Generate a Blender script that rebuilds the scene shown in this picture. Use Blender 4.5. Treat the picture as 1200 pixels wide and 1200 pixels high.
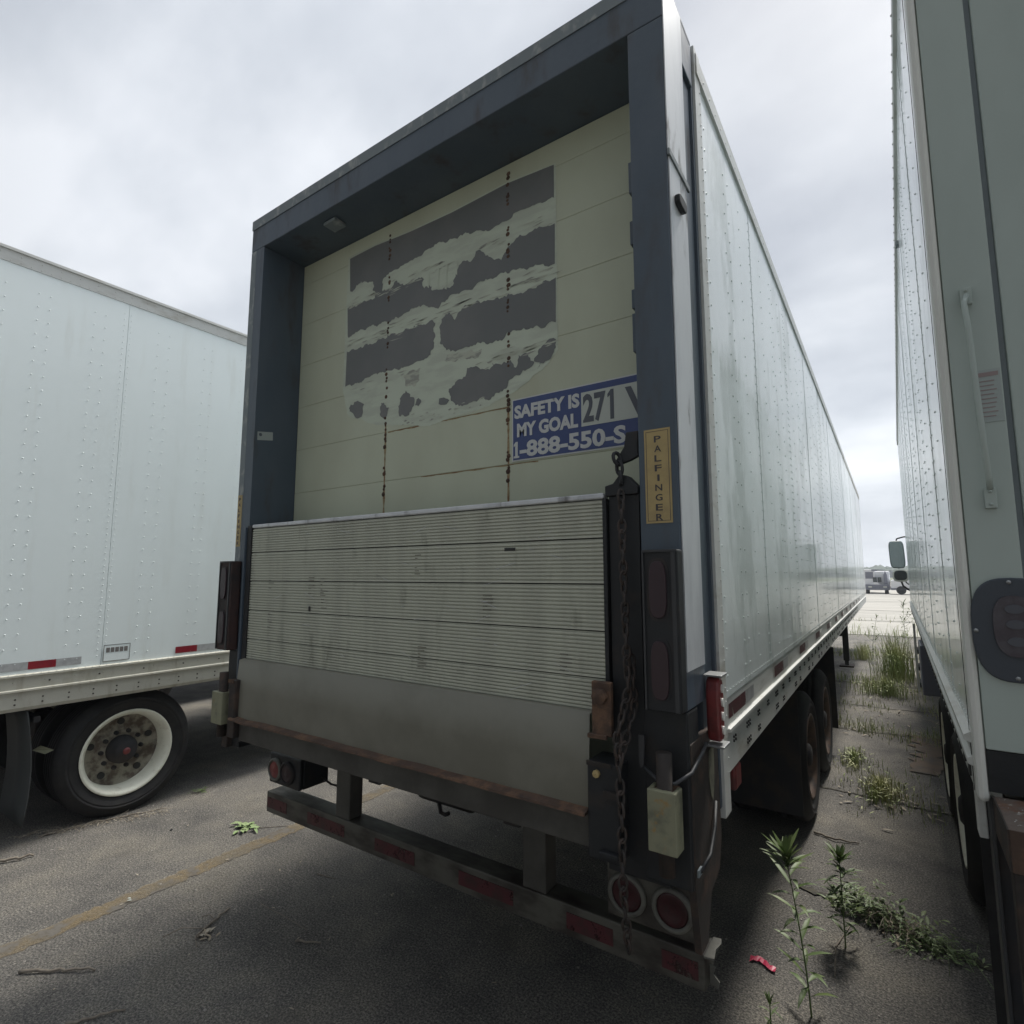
import bpy, math, random
from math import sin, cos, pi, radians
from mathutils import Vector, noise
from mathutils.geometry import delaunay_2d_cdt
random.seed(7)
S = bpy.context.scene
col = S.collection
for o in list(bpy.data.objects): bpy.data.objects.remove(o)

# ------------------------------------------------ camera
cd = bpy.data.cameras.new('camera'); cam = bpy.data.objects.new('camera', cd); col.objects.link(cam)
cam.location = (3.136, -1.745, 1.921)
cam.rotation_euler = (radians(90 + 6.52), radians(0.05), radians(34.2))
cd.sensor_width = 36; cd.lens = 644.2 / 1200 * 36; cd.clip_start = 0.02; cd.clip_end = 6000
S.camera = cam

# ------------------------------------------------ sky and sun
SUN_EL, SUN_AZ = radians(56), radians(8)          # azimuth clockwise from +Y
w = bpy.data.worlds.new('World'); S.world = w; w.use_nodes = True
nt = w.node_tree; N = nt.nodes; L = nt.links; N.clear()
out = N.new('ShaderNodeOutputWorld'); bg = N.new('ShaderNodeBackground'); bg.inputs['Strength'].default_value = 0.10
sky = N.new('ShaderNodeTexSky'); sky.sky_type = 'NISHITA'; sky.sun_disc = False
sky.sun_elevation = SUN_EL; sky.sun_rotation = SUN_AZ; sky.air_density = 1.5; sky.dust_density = 3
tc = N.new('ShaderNodeTexCoord')
sep = N.new('ShaderNodeSeparateXYZ'); L.new(tc.outputs['Generated'], sep.inputs[0])
# clouds on a flat layer high above: project direction on a plane
mz = N.new('ShaderNodeMath'); mz.operation = 'MAXIMUM'; mz.inputs[1].default_value = 0.0; L.new(sep.outputs['Z'], mz.inputs[0])
az = N.new('ShaderNodeMath'); az.operation = 'ADD'; az.inputs[1].default_value = 0.45; L.new(mz.outputs[0], az.inputs[0])
dv = N.new('ShaderNodeVectorMath'); dv.operation = 'DIVIDE'
cb = N.new('ShaderNodeCombineXYZ')
for i in range(3): L.new(az.outputs[0], cb.inputs[i])
L.new(tc.outputs['Generated'], dv.inputs[0]); L.new(cb.outputs[0], dv.inputs[1])
n1 = N.new('ShaderNodeTexNoise'); n1.inputs['Scale'].default_value = 1.9; n1.inputs['Detail'].default_value = 7; n1.inputs['Roughness'].default_value = 0.5; n1.inputs['Distortion'].default_value = 0.1
mp = N.new('ShaderNodeMapping'); mp.inputs['Location'].default_value = (3.1, 1.7, 0.4); mp.inputs['Scale'].default_value = (1.0, 1.5, 1)
L.new(dv.outputs[0], mp.inputs[0]); L.new(mp.outputs[0], n1.inputs['Vector'])
r1 = N.new('ShaderNodeValToRGB'); e = r1.color_ramp.elements
e[0].position = 0.32; e[0].color = (5.0, 5.4, 6.1, 1); e[1].position = 0.66; e[1].color = (9.1, 9.4, 9.9, 1)
m_ = r1.color_ramp.elements.new(0.50); m_.color = (6.9, 7.3, 7.9, 1)
L.new(n1.outputs['Fac'], r1.inputs[0])
# the cloud deck is thinner and brighter round the hidden sun
sd = N.new('ShaderNodeVectorMath'); sd.operation = 'DOT_PRODUCT'
GD = Vector((sin(radians(60)) * cos(radians(72)), cos(radians(60)) * cos(radians(72)), sin(radians(72))))
sd.inputs[1].default_value = GD; L.new(tc.outputs['Generated'], sd.inputs[0])
gl = N.new('ShaderNodeFloatCurve'); cv = gl.mapping.curves[0]
cv.points[0].location = (0.0, 0.17); cv.points[1].location = (1.0, 1.0)
for q in ((0.5, 0.175), (0.62, 0.19), (0.80, 0.195), (0.90, 0.215), (0.95, 0.40)): cv.points.new(*q)
gl.mapping.update()
ga = N.new('ShaderNodeMapRange'); ga.inputs['From Min'].default_value = -1; L.new(sd.outputs['Value'], ga.inputs[0]); L.new(ga.outputs[0], gl.inputs['Value'])
gm = N.new('ShaderNodeMath'); gm.operation = 'MULTIPLY'; gm.inputs[1].default_value = 4.0; L.new(gl.outputs[0], gm.inputs[0])
bk = N.new('ShaderNodeMapRange'); bk.inputs['From Min'].default_value = -0.7; bk.inputs['From Max'].default_value = 0.25; bk.inputs['To Min'].default_value = 0.32; bk.inputs['To Max'].default_value = 1.0
L.new(sep.outputs['Y'], bk.inputs[0]); g2 = N.new('ShaderNodeMath'); g2.operation = 'MULTIPLY'; L.new(gm.outputs[0], g2.inputs[0]); L.new(bk.outputs[0], g2.inputs[1])
ml = N.new('ShaderNodeVectorMath'); ml.operation = 'SCALE'; L.new(r1.outputs[0], ml.inputs[0]); hb = N.new('ShaderNodeMapRange'); hb.inputs['From Min'].default_value = 0.0; hb.inputs['From Max'].default_value = 0.45; hb.inputs['To Min'].default_value = 1.28; hb.inputs['To Max'].default_value = 1.0; hb.interpolation_type = 'SMOOTHSTEP'
L.new(sep.outputs['Z'], hb.inputs[0]); g3 = N.new('ShaderNodeMath'); g3.operation = 'MULTIPLY'; L.new(g2.outputs[0], g3.inputs[0]); L.new(hb.outputs[0], g3.inputs[1])
L.new(g3.outputs[0], ml.inputs['Scale'])
mx = N.new('ShaderNodeMixRGB'); mx.inputs[0].default_value = 0.93
L.new(sky.outputs[0], mx.inputs[1]); L.new(ml.outputs[0], mx.inputs[2])
L.new(mx.outputs[0], bg.inputs['Color']); L.new(bg.outputs[0], out.inputs['Surface'])

sl = bpy.data.lights.new('sun', 'SUN'); sl.energy = 3.2; sl.angle = radians(10); sl.color = (1, 0.95, 0.88)
so = bpy.data.objects.new('sun', sl); col.objects.link(so)
sdv = Vector((sin(SUN_AZ) * cos(SUN_EL), cos(SUN_AZ) * cos(SUN_EL), sin(SUN_EL)))
so.rotation_euler = sdv.to_track_quat('Z', 'Y').to_euler()

S.view_settings.view_transform = 'Standard'; S.view_settings.look = 'None'
S.view_settings.exposure = 0.42; S.view_settings.gamma = 1; S.view_settings.use_curve_mapping = False
S.render.engine = 'CYCLES'

# ------------------------------------------------ materials
def mat(name, color, rough=0.6, metal=0.0, color2=None, scale=4.0, lo=0.4, hi=0.7, stretch=(1, 1, 1),
        bump=0.0, bscale=30.0, spec=0.5, coat=0.0, coat_r=0.1, dirt=None, dscale=1.2, dstretch=(1, 1, 1), dlo=0.5, dhi=0.75, detail=6, bstretch=(1,1,1)):
    m = bpy.data.materials.new(name); m.use_nodes = True
    t = m.node_tree; n = t.nodes; l = t.links; b = n['Principled BSDF']
    b.inputs['Base Color'].default_value = (*color, 1); b.inputs['Roughness'].default_value = rough
    b.inputs['Metallic'].default_value = metal; b.inputs['Specular IOR Level'].default_value = spec
    b.inputs['Coat Weight'].default_value = coat; b.inputs['Coat Roughness'].default_value = coat_r
    tcn = n.new('ShaderNodeTexCoord')
    def nz(sc, st, det=detail):
        mpn = n.new('ShaderNodeMapping'); mpn.inputs['Scale'].default_value = st
        l.new(tcn.outputs['Object'], mpn.inputs[0])
        q = n.new('ShaderNodeTexNoise'); q.inputs['Scale'].default_value = sc; q.inputs['Detail'].default_value = det; q.inputs['Roughness'].default_value = 0.6
        l.new(mpn.outputs[0], q.inputs['Vector']); return q
    def ramp(q, a, c):
        mr = n.new('ShaderNodeMapRange'); mr.interpolation_type = 'SMOOTHSTEP'
        mr.inputs['From Min'].default_value = a; mr.inputs['From Max'].default_value = c
        l.new(q.outputs['Fac'], mr.inputs[0]); return mr
    cur = None
    if color2:
        q = nz(scale, stretch); r = ramp(q, lo, hi)
        mxx = n.new('ShaderNodeMixRGB'); mxx.inputs[1].default_value = (*color, 1); mxx.inputs[2].default_value = (*color2, 1)
        l.new(r.outputs[0], mxx.inputs[0]); cur = mxx.outputs[0]
    if dirt:
        q = nz(dscale, dstretch); r = ramp(q, dlo, dhi)
        mxx = n.new('ShaderNodeMixRGB'); mxx.inputs[2].default_value = (*dirt, 1)
        if cur: l.new(cur, mxx.inputs[1])
        else: mxx.inputs[1].default_value = (*color, 1)
        l.new(r.outputs[0], mxx.inputs[0]); cur = mxx.outputs[0]
        rr = n.new('ShaderNodeMapRange'); rr.inputs['To Min'].default_value = rough; rr.inputs['To Max'].default_value = min(1, rough + 0.25)
        l.new(r.outputs[0], rr.inputs[0]); l.new(rr.outputs[0], b.inputs['Roughness'])
    if cur: l.new(cur, b.inputs['Base Color'])
    if bump:
        q = nz(bscale, bstretch, 4); bp = n.new('ShaderNodeBump'); bp.inputs['Strength'].default_value = 1; bp.inputs['Distance'].default_value = bump
        l.new(q.outputs['Fac'], bp.inputs['Height']); l.new(bp.outputs[0], b.inputs['Normal'])
        l.new(bp.outputs[0], b.inputs['Coat Normal'])
    return m

M = {}
M['side'] = mat('side_paint', (.82, .88, .87), .36, color2=(.74, .80, .78), scale=1.0, stretch=(1, 2.2, .35), lo=.42, hi=.72, bump=.006, bscale=1.6, bstretch=(1,1.3,.35), coat=.6, coat_r=.07, dirt=(.58, .64, .62), dscale=2.0, dstretch=(1, 1.4, .6), dlo=.50, dhi=.63)
M['side2'] = mat('side_paint_left', (.80, .87, .86), .38, color2=(.74, .80, .79), scale=.8, stretch=(1, 1, .4), bump=.002, bscale=1.2, coat=.3, coat_r=.12, dirt=(.70, .75, .72), dscale=3.2, dstretch=(1, 2.6, .35), dlo=.52, dhi=.85)
M['rail'] = mat('painted_rail', (.58, .59, .56), .45, color2=(.42, .41, .36), scale=7, stretch=(1, .5, 1.5), lo=.5, hi=.75, bump=.002, bscale=8)
M['raildirty'] = mat('dirty_rail', (.50, .49, .42), .55, color2=(.30, .27, .20), scale=5, stretch=(1, 2, .6), lo=.5, hi=.8, bump=.002, bscale=8)
M['alu'] = mat('weathered_aluminium', (.62, .64, .65), .42, .15, color2=(.46, .48, .50), scale=6, stretch=(1, 1, .3), dirt=(.20, .20, .20), dscale=8, dstretch=(1, 1, .35), dlo=.55, dhi=.68)
M['door'] = mat('cream_door', (.52, .56, .43), .5, color2=(.47, .50, .38), scale=2, stretch=(1, 1, .5), bump=.0015, bscale=3, dirt=(.42, .41, .28), dscale=1.6, dstretch=(1.6, 1, .5), dlo=.6, dhi=.9)
M['residue'] = mat('glue_residue', (.53, .59, .48), .6, color2=(.47, .515, .425), scale=9, stretch=(.5, 1, 2), lo=.45, hi=.62)
M['sticker'] = mat('dark_film', (.145, .155, .152), .5, color2=(.175, .18, .175), scale=3, stretch=(1, 1, 1))
M['sticker_mid'] = mat('torn_film', (.30, .31, .27), .6, color2=(.46, .49, .40), scale=18, stretch=(.5, 1, 1.5), lo=.45, hi=.55)
M['frame'] = mat('slate_frame_paint', (.064, .088, .114), .42, color2=(.085, .108, .134), scale=2.5, stretch=(1, 1, .4), dirt=(.065, .062, .06), dscale=7, dstretch=(1, 1, .3), dlo=.52, dhi=.75, bump=.0012, bscale=25)
M['frametrim'] = mat('worn_frame_edge', (.17, .20, .21), .55, color2=(.30, .32, .31), scale=14, stretch=(1, 1, .6), lo=.5, hi=.65)
M['black'] = mat('grimy_shaded_black_steel', (.011, .013, .015), .6, color2=(.026, .02, .017), scale=9, lo=.52, hi=.75, bump=.0015, bscale=40)  # grimy black, set darker still so the colour carries the underside shade
M['rust'] = mat('rusty_steel', (.065, .04, .028), .8, color2=(.15, .085, .05), scale=16, lo=.4, hi=.65, bump=.002, bscale=60, dirt=(.05, .035, .03), dscale=8)
M['rustbar'] = mat('rust_brown_paint', (.026, .021, .018), .75, color2=(.065, .04, .028), scale=12, lo=.45, hi=.7, bump=.0015, bscale=50)  # rusty browns lowered in the colour to hold the shade down low
M['grate'] = mat('ribbed_aluminium', (.49, .505, .42), .5, .15, color2=(.42, .43, .36), scale=3, stretch=(3, 1, .25), dirt=(.26, .26, .21), dscale=5, dstretch=(2.2, 1, .7), dlo=.54, dhi=.8)
M['seamdark'] = mat('dark_seam', (.035, .035, .033), .8)
M['flap'] = mat('grey_flap_paint', (.18, .175, .14), .5, color2=(.14, .135, .105), scale=3, dirt=(.24, .21, .165), dscale=8, dlo=.64, dhi=.8, bump=.001, bscale=3)
M['beam'] = mat('dirty_shaded_white_bumper', (.095, .092, .075), .55, color2=(.03, .024, .02), scale=9, stretch=(.4, 1, 1), lo=.42, hi=.66, bump=.001, bscale=30)  # dirty white, with the shade on the low rear put into the colour
M['tapered'] = mat('red_reflector', (.26, .02, .03), .3, color2=(.20, .02, .03), scale=20, coat=.3)
M['tapewhite'] = mat('silver_reflector', (.42, .43, .43), .3, color2=(.32, .33, .33), scale=20, coat=.3)
M['tapeshaded'] = mat('shaded_red_reflector', (.075, .014, .018), .5, color2=(.045, .016, .016), scale=15)  # darker copy of the red tape, shade put into its colour
M['lens'] = mat('red_lens', (.042, .005, .008), .4, color2=(.026, .006, .007), scale=25)  # red darkened in the colour for the shade these lamps sit in
M['lensdark'] = mat('dark_red_lens', (.028, .013, .018), .4)
M['ring'] = mat('light_grommet_white', (.15, .15, .13), .5, color2=(.07, .068, .06), scale=12)  # white grommet darkened in its colour to imitate the shade around it
M['rubber'] = mat('tyre_rubber', (.012, .012, .013), .75, color2=(.024, .023, .022), scale=8, bump=.001, bscale=60)
M['rim'] = mat('white_rim', (.78, .78, .66), .45, color2=(.55, .52, .42), scale=12, lo=.5, hi=.8)
M['rimdirty'] = mat('dirty_rim', (.30, .28, .22), .6, color2=(.10, .075, .055), scale=11, lo=.4, hi=.62, dirt=(.055, .045, .04), dscale=5, dlo=.5, dhi=.7)
M['rimrust'] = mat('rusty_rim', (.12, .075, .05), .7, color2=(.04, .032, .03), scale=10, lo=.4, hi=.7)
M['bumperblock'] = mat('worn_yellow_block', (.23, .23, .15), .6, color2=(.13, .13, .09), scale=14, lo=.45, hi=.7, dirt=(.30, .20, .08), dscale=10, dlo=.62, dhi=.7, bump=.001, bscale=50)
M['yellow'] = mat('yellow_label', (.42, .32, .14), .5, color2=(.34, .26, .12), scale=14)
M['ink'] = mat('label_ink', (.06, .055, .06), .6)
M['inkdim'] = mat('faded_ink', (.16, .15, .14), .6)
M['blue'] = mat('blue_sign', (.045, .07, .19), .45, color2=(.055, .085, .21), scale=9)
M['white'] = mat('sign_white', (.55, .57, .56), .5)
M['numpanel'] = mat('number_panel', (.50, .54, .49), .5)
M['numink'] = mat('number_ink', (.09, .10, .12), .5)
M['redlamp'] = mat('red_lamp', (.20, .03, .03), .35, coat=.3, color2=(.11, .025, .025), scale=18)
M['chrome'] = mat('grey_steel', (.30, .31, .31), .4, .7)
M['dark'] = mat('undercarriage', (.022, .023, .026), .8, color2=(.045, .035, .03), scale=6)
M['truckrear'] = mat('grey_green_door_paint', (.40, .465, .43), .42, color2=(.35, .41, .375), scale=2, stretch=(1, 1, .4), bump=.001, bscale=2, coat=.2)
M['lightedge'] = mat('pale_corner_post', (.68, .69, .64), .4)
M['glass'] = mat('dark_glass', (.03, .04, .045), .08, coat=.5)
M['mirrorback'] = mat('mirror_shell', (.16, .20, .21), .35)
M['mirrorglass'] = mat('mirror_glass', (.35, .42, .42), .08, .9)
M['vehwhite'] = mat('vehicle_white', (.82, .83, .86), .4)
M['vehgrey'] = mat('vehicle_grey', (.20, .21, .26), .5)
M['wood'] = mat('dead_wood', (.22, .19, .15), .8, color2=(.12, .10, .08), scale=30)
M['deadleaf'] = mat('dead_leaf', (.38, .34, .27), .8, color2=(.26, .20, .13), scale=30)
M['leaf'] = mat('green_leaf', (.085, .135, .04), .55, color2=(.14, .18, .06), scale=5)
M['leafpale'] = mat('pale_leaf', (.20, .29, .12), .6, color2=(.30, .36, .18), scale=14)
M['grass'] = mat('grass_blades', (.25, .31, .11), .6, color2=(.44, .44, .22), scale=2.2, lo=.4, hi=.65)
M['beamdark'] = mat('dark_beam_paint', (.075, .072, .062), .6, color2=(.045, .042, .036), scale=5, bump=.001, bscale=40)
M['trimdark'] = mat('dull_steel_rim', (.035, .037, .04), .5)
M['seamsoft'] = mat('soft_seam', (.30, .29, .20), .8)
M['chain'] = mat('dark_rusty_chain', (.022, .018, .016), .6, color2=(.05, .032, .024), scale=40)
M['tree'] = mat('tree_foliage', (.045, .075, .035), .8, color2=(.075, .11, .05), scale=.08)
M['redplastic'] = mat('red_plastic', (.45, .03, .08), .4)
M['stone'] = mat('stone_chip', (.30, .28, .25), .8, color2=(.15, .14, .13), scale=9)
M['paper'] = mat('paper_label', (.34, .38, .36), .7)
M['redprint'] = mat('faint_red_print', (.30, .24, .235), .7)

# ground asphalt
def asphalt():
    m = bpy.data.materials.new('worn_asphalt'); m.use_nodes = True
    t = m.node_tree; n = t.nodes; l = t.links; b = n['Principled BSDF']; b.inputs['Roughness'].default_value = .85; b.inputs['Specular IOR Level'].default_value = .3
    c = n.new('ShaderNodeTexCoord')
    def nz(s, d, r=.6, st=None):
        q = n.new('ShaderNodeTexNoise'); q.inputs['Scale'].default_value = s; q.inputs['Detail'].default_value = d; q.inputs['Roughness'].default_value = r
        src = c.outputs['Object']
        if st:
            mm = n.new('ShaderNodeMapping'); mm.inputs['Scale'].default_value = st; l.new(src, mm.inputs[0]); src = mm.outputs[0]
        l.new(src, q.inputs['Vector']); return q
    def rmp(src, stops):
        r = n.new('ShaderNodeValToRGB'); el = r.color_ramp.elements
        el[0].position, el[0].color = stops[0][0], (*stops[0][1], 1); el[1].position, el[1].color = stops[-1][0], (*stops[-1][1], 1)
        for p, cc in stops[1:-1]:
            x = el.new(p); x.color = (*cc, 1)
        l.new(src, r.inputs[0]); return r
    big = rmp(nz(1.6, 8, .65).outputs['Fac'], [(.32, (.085, .083, .08)), (.5, (.145, .138, .126)), (.66, (.20, .187, .16))])
    fine = rmp(nz(95, 3, .8).outputs['Fac'], [(.36, (.35, .35, .35)), (.5, (.95, .95, .95)), (.64, (1.9, 1.85, 1.75))])
    mu = n.new('ShaderNodeMixRGB'); mu.blend_type = 'MULTIPLY'; mu.inputs[0].default_value = 1.0
    l.new(big.outputs[0], mu.inputs[1]); l.new(fine.outputs[0], mu.inputs[2])
    vo = n.new('ShaderNodeTexVoronoi'); vo.inputs['Scale'].default_value = 60; l.new(c.outputs['Object'], vo.inputs['Vector'])
    sp = n.new('ShaderNodeMath'); sp.operation = 'LESS_THAN'; sp.inputs[1].default_value = .24; l.new(vo.outputs['Distance'], sp.inputs[0])
    sel = n.new('ShaderNodeSeparateColor'); l.new(vo.outputs['Color'], sel.inputs[0])
    g = n.new('ShaderNodeMath'); g.operation = 'GREATER_THAN'; g.inputs[1].default_value = .55; l.new(sel.outputs[0], g.inputs[0])
    sg = n.new('ShaderNodeMath'); sg.operation = 'MULTIPLY'; l.new(sp.outputs[0], sg.inputs[0]); l.new(g.outputs[0], sg.inputs[1])
    sg2 = n.new('ShaderNodeMath'); sg2.operation = 'MULTIPLY'; sg2.inputs[1].default_value = .55; l.new(sg.outputs[0], sg2.inputs[0])
    m2 = n.new('ShaderNodeMixRGB'); m2.inputs[2].default_value = (.34, .32, .28, 1); l.new(sg2.outputs[0], m2.inputs[0]); l.new(mu.outputs[0], m2.inputs[1])
    # oily dark stains and sandy wash
    st = rmp(nz(1.7, 5, .55).outputs['Fac'], [(.58, (0, 0, 0)), (.72, (1, 1, 1))])
    m3 = n.new('ShaderNodeMixRGB'); m3.inputs[2].default_value = (.07, .065, .06, 1)
    k = n.new('ShaderNodeMath'); k.operation = 'MULTIPLY'; k.inputs[1].default_value = .5; l.new(st.outputs[0], k.inputs[0])
    l.new(k.outputs[0], m3.inputs[0]); l.new(m2.outputs[0], m3.inputs[1])
    l.new(m3.outputs[0], b.inputs['Base Color'])
    bp = n.new('ShaderNodeBump'); bp.inputs['Distance'].default_value = .012; bp.inputs['Strength'].default_value = 1
    l.new(nz(90, 4, .7).outputs['Fac'], bp.inputs['Height']); l.new(bp.outputs[0], b.inputs['Normal'])
    return m
M['asphalt'] = asphalt()
M['concrete'] = mat('pale_concrete', (.40, .385, .345), .85, color2=(.30, .29, .26), scale=.35, stretch=(.5, 2.2, 1), lo=.35, hi=.7, bump=.003, bscale=20, dirt=(.22, .21, .18), dscale=.8, dstretch=(.3, 2.5, 1), dlo=.6, dhi=.8)
M['crack'] = mat('crack_soil', (.045, .042, .036), .95, color2=(.09, .085, .06), scale=20)
M['field'] = mat('far_field', (.12, .14, .07), .9, color2=(.18, .18, .10), scale=.02)

def paintline():
    m = mat('worn_yellow_paint', (.25, .185, .095), .8, color2=(.19, .155, .10), scale=3.5, lo=.4, hi=.65, dirt=(.12, .11, .095), dscale=7, dlo=.42, dhi=.62, bump=.004, bscale=90)
    return m
M['line'] = paintline()
def wear(m, lo, hi, sc):
    t = m.node_tree; n = t.nodes; l = t.links; b = n['Principled BSDF']; c = n.new('ShaderNodeTexCoord'); q = n.new('ShaderNodeTexNoise'); q.inputs['Scale'].default_value = sc; q.inputs['Detail'].default_value = 9; q.inputs['Roughness'].default_value = .72
    l.new(c.outputs['Object'], q.inputs['Vector']); mr = n.new('ShaderNodeMapRange'); mr.inputs['From Min'].default_value = lo; mr.inputs['From Max'].default_value = hi; l.new(q.outputs['Fac'], mr.inputs[0]); l.new(mr.outputs[0], b.inputs['Alpha'])
wear(M['line'], .33, .60, 7)
wear(M['tapeshaded'], .36, .44, 16)
wear(M['tapered'], .30, .36, 14)

# ------------------------------------------------ mesh helpers
class MB:
    def __init__(s): s.v = []; s.f = []; s.sm = []; s.mi = []; s.slot = 0
    def add(s, vs, fs, smooth=False):
        b = len(s.v); s.v += [tuple(p) for p in vs]; s.f += [tuple(i + b for i in f) for f in fs]; s.sm += [smooth] * len(fs); s.mi += [s.slot] * len(fs); return s
    def box(s, x0, x1, y0, y1, z0, z1):
        return s.add([(x0, y0, z0), (x1, y0, z0), (x1, y1, z0), (x0, y1, z0), (x0, y0, z1), (x1, y0, z1), (x1, y1, z1), (x0, y1, z1)],
                     [(0, 3, 2, 1), (4, 5, 6, 7), (0, 1, 5, 4), (1, 2, 6, 5), (2, 3, 7, 6), (3, 0, 4, 7)])
    def prism(s, pts, axis, a, b):   # polygon pts in the plane across axis, extruded a..b
        def mk(u, v, t): return {'x': (t, u, v), 'y': (u, t, v), 'z': (u, v, t)}[axis]
        n = len(pts); vs = [mk(u, v, a) for u, v in pts] + [mk(u, v, b) for u, v in pts]
        return s.add(vs, [tuple(range(n))[::-1], tuple(range(n, 2 * n))] + [(i, (i + 1) % n, (i + 1) % n + n, i + n) for i in range(n)])
    def tube(s, pts, r, seg=8, cap=True, smooth=True):
        P = [Vector(p) for p in pts]; rings = []; up = Vector((0, 0, 1)); prev = None
        for i, p in enumerate(P):
            d = (P[min(i + 1, len(P) - 1)] - P[max(i - 1, 0)]).normalized()
            if prev is None:
                a = d.orthogonal().normalized()
            else:
                a = (prev - d * prev.dot(d)).normalized()
            prev = a; c = d.cross(a); rr = r[i] if isinstance(r, (list, tuple)) else r
            rings.append([p + (a * cos(2 * pi * k / seg) + c * sin(2 * pi * k / seg)) * rr for k in range(seg)])
        vs = [q for R_ in rings for q in R_]; fs = []
        for i in range(len(P) - 1):
            for k in range(seg): fs.append((i * seg + k, i * seg + (k + 1) % seg, (i + 1) * seg + (k + 1) % seg, (i + 1) * seg + k))
        if cap: fs += [tuple(range(seg))[::-1], tuple((len(P) - 1) * seg + k for k in range(seg))]
        return s.add(vs, fs, smooth)
    def lathe(s, prof, c, axis='x', seg=48, smooth=True):   # prof: (radius, offset along axis)
        vs = []
        for r, o in prof:
            for k in range(seg):
                a = 2 * pi * k / seg; u, v = r * cos(a), r * sin(a)
                vs.append({'x': (c[0] + o, c[1] + u, c[2] + v), 'y': (c[0] + u, c[1] + o, c[2] + v), 'z': (c[0] + u, c[1] + v, c[2] + o)}[axis])
        fs = [(i * seg + k, i * seg + (k + 1) % seg, (i + 1) * seg + (k + 1) % seg, (i + 1) * seg + k) for i in range(len(prof) - 1) for k in range(seg)]
        return s.add(vs, fs, smooth)
    def disc(s, c, r, axis='y', t=.01, seg=28, ry=None):
        ry = ry or r
        pts = [(c[0] + r * cos(2 * pi * k / seg), c[2] + ry * sin(2 * pi * k / seg)) for k in range(seg)]
        if axis == 'y': return s.prism(pts, 'y', c[1] - t, c[1])
        pts = [(c[1] + r * cos(2 * pi * k / seg), c[2] + ry * sin(2 * pi * k / seg)) for k in range(seg)]
        return s.prism(pts, 'x', c[0] - t / 2, c[0] + t / 2)
    def rivet(s, p, nrm, r=.006, h=.002):
        n = Vector(nrm); a = n.orthogonal().normalized(); b = n.cross(a); P = Vector(p)
        vs = [P + (a * cos(k * pi / 3) + b * sin(k * pi / 3)) * r for k in range(6)] + [P + n * h + (a * cos(k * pi / 3) + b * sin(k * pi / 3)) * r * .55 for k in range(6)]
        return s.add(vs, [(k, (k + 1) % 6, (k + 1) % 6 + 6, k + 6) for k in range(6)] + [tuple(range(6, 12))], True)
    def build(s, name, m, parent=None, bevel=0, loc=None):
        me = bpy.data.meshes.new(name); me.from_pydata(s.v, [], s.f); me.update()
        for p, q, i_ in zip(me.polygons, s.sm, s.mi): p.use_smooth = q; p.material_index = i_
        bm_fix(me)
        o = bpy.data.objects.new(name, me); col.objects.link(o)
        for q in (m if isinstance(m, tuple) else (m,)): me.materials.append(M[q] if isinstance(q, str) else q)
        if parent: o.parent = parent
        if loc: o.location = loc
        if bevel:
            bv = o.modifiers.new('bevel', 'BEVEL'); bv.width = bevel; bv.segments = 2; bv.limit_method = 'ANGLE'; bv.angle_limit = radians(50)
        return o
import bmesh
def bm_fix(me):
    b = bmesh.new(); b.from_mesh(me); bmesh.ops.recalc_face_normals(b, faces=b.faces); b.to_mesh(me); b.free()
def tag(o, label, cat, group=None, kind=None):
    if kind: o['kind'] = kind
    if label: o['label'] = label
    if cat: o['category'] = cat
    if group: o['group'] = group
    return o
def thing(name, label, cat, loc=(0, 0, 0), rz=0, group=None):
    o = bpy.data.objects.new(name, None); col.objects.link(o); o.location = loc; o.rotation_euler = (0, 0, rz)
    o.empty_display_size = .2
    return tag(o, label, cat, group)
def struct(name, mb, m):
    o = mb.build(name, m); o['kind'] = 'structure'; return o
def text(name, body, m, parent, x0, x1, z0, z1, y, bold=.02, side=None, align='LEFT', line=1.0):
    cu = bpy.data.curves.new(name, 'FONT'); cu.body = body; cu.size = 1; cu.offset = bold; cu.align_x = align; cu.space_line = line; cu.extrude = .004; cu.resolution_u = 3
    t = bpy.data.objects.new(name, cu); col.objects.link(t)
    me = bpy.data.meshes.new_from_object(t.evaluated_get(bpy.context.evaluated_depsgraph_get()))
    col.objects.unlink(t); bpy.data.objects.remove(t)
    xs = [v.co.x for v in me.vertices]; ys = [v.co.y for v in me.vertices]
    ax, bx, ay, by = min(xs), max(xs), min(ys), max(ys)
    for v in me.vertices:
        u = (v.co.x - ax) / (bx - ax); q = (v.co.y - ay) / (by - ay); d = .0012 if v.co.z > 0 else 0
        if side: v.co = (y + d, x0 + (x1 - x0) * u, z0 + (z1 - z0) * q)
        else: v.co = (x0 + (x1 - x0) * u, y - d, z0 + (z1 - z0) * q)
    me.materials.clear(); me.materials.append(M[m]); bm_fix(me)
    o = bpy.data.objects.new(name, me); col.objects.link(o); o.parent = parent; return o
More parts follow.
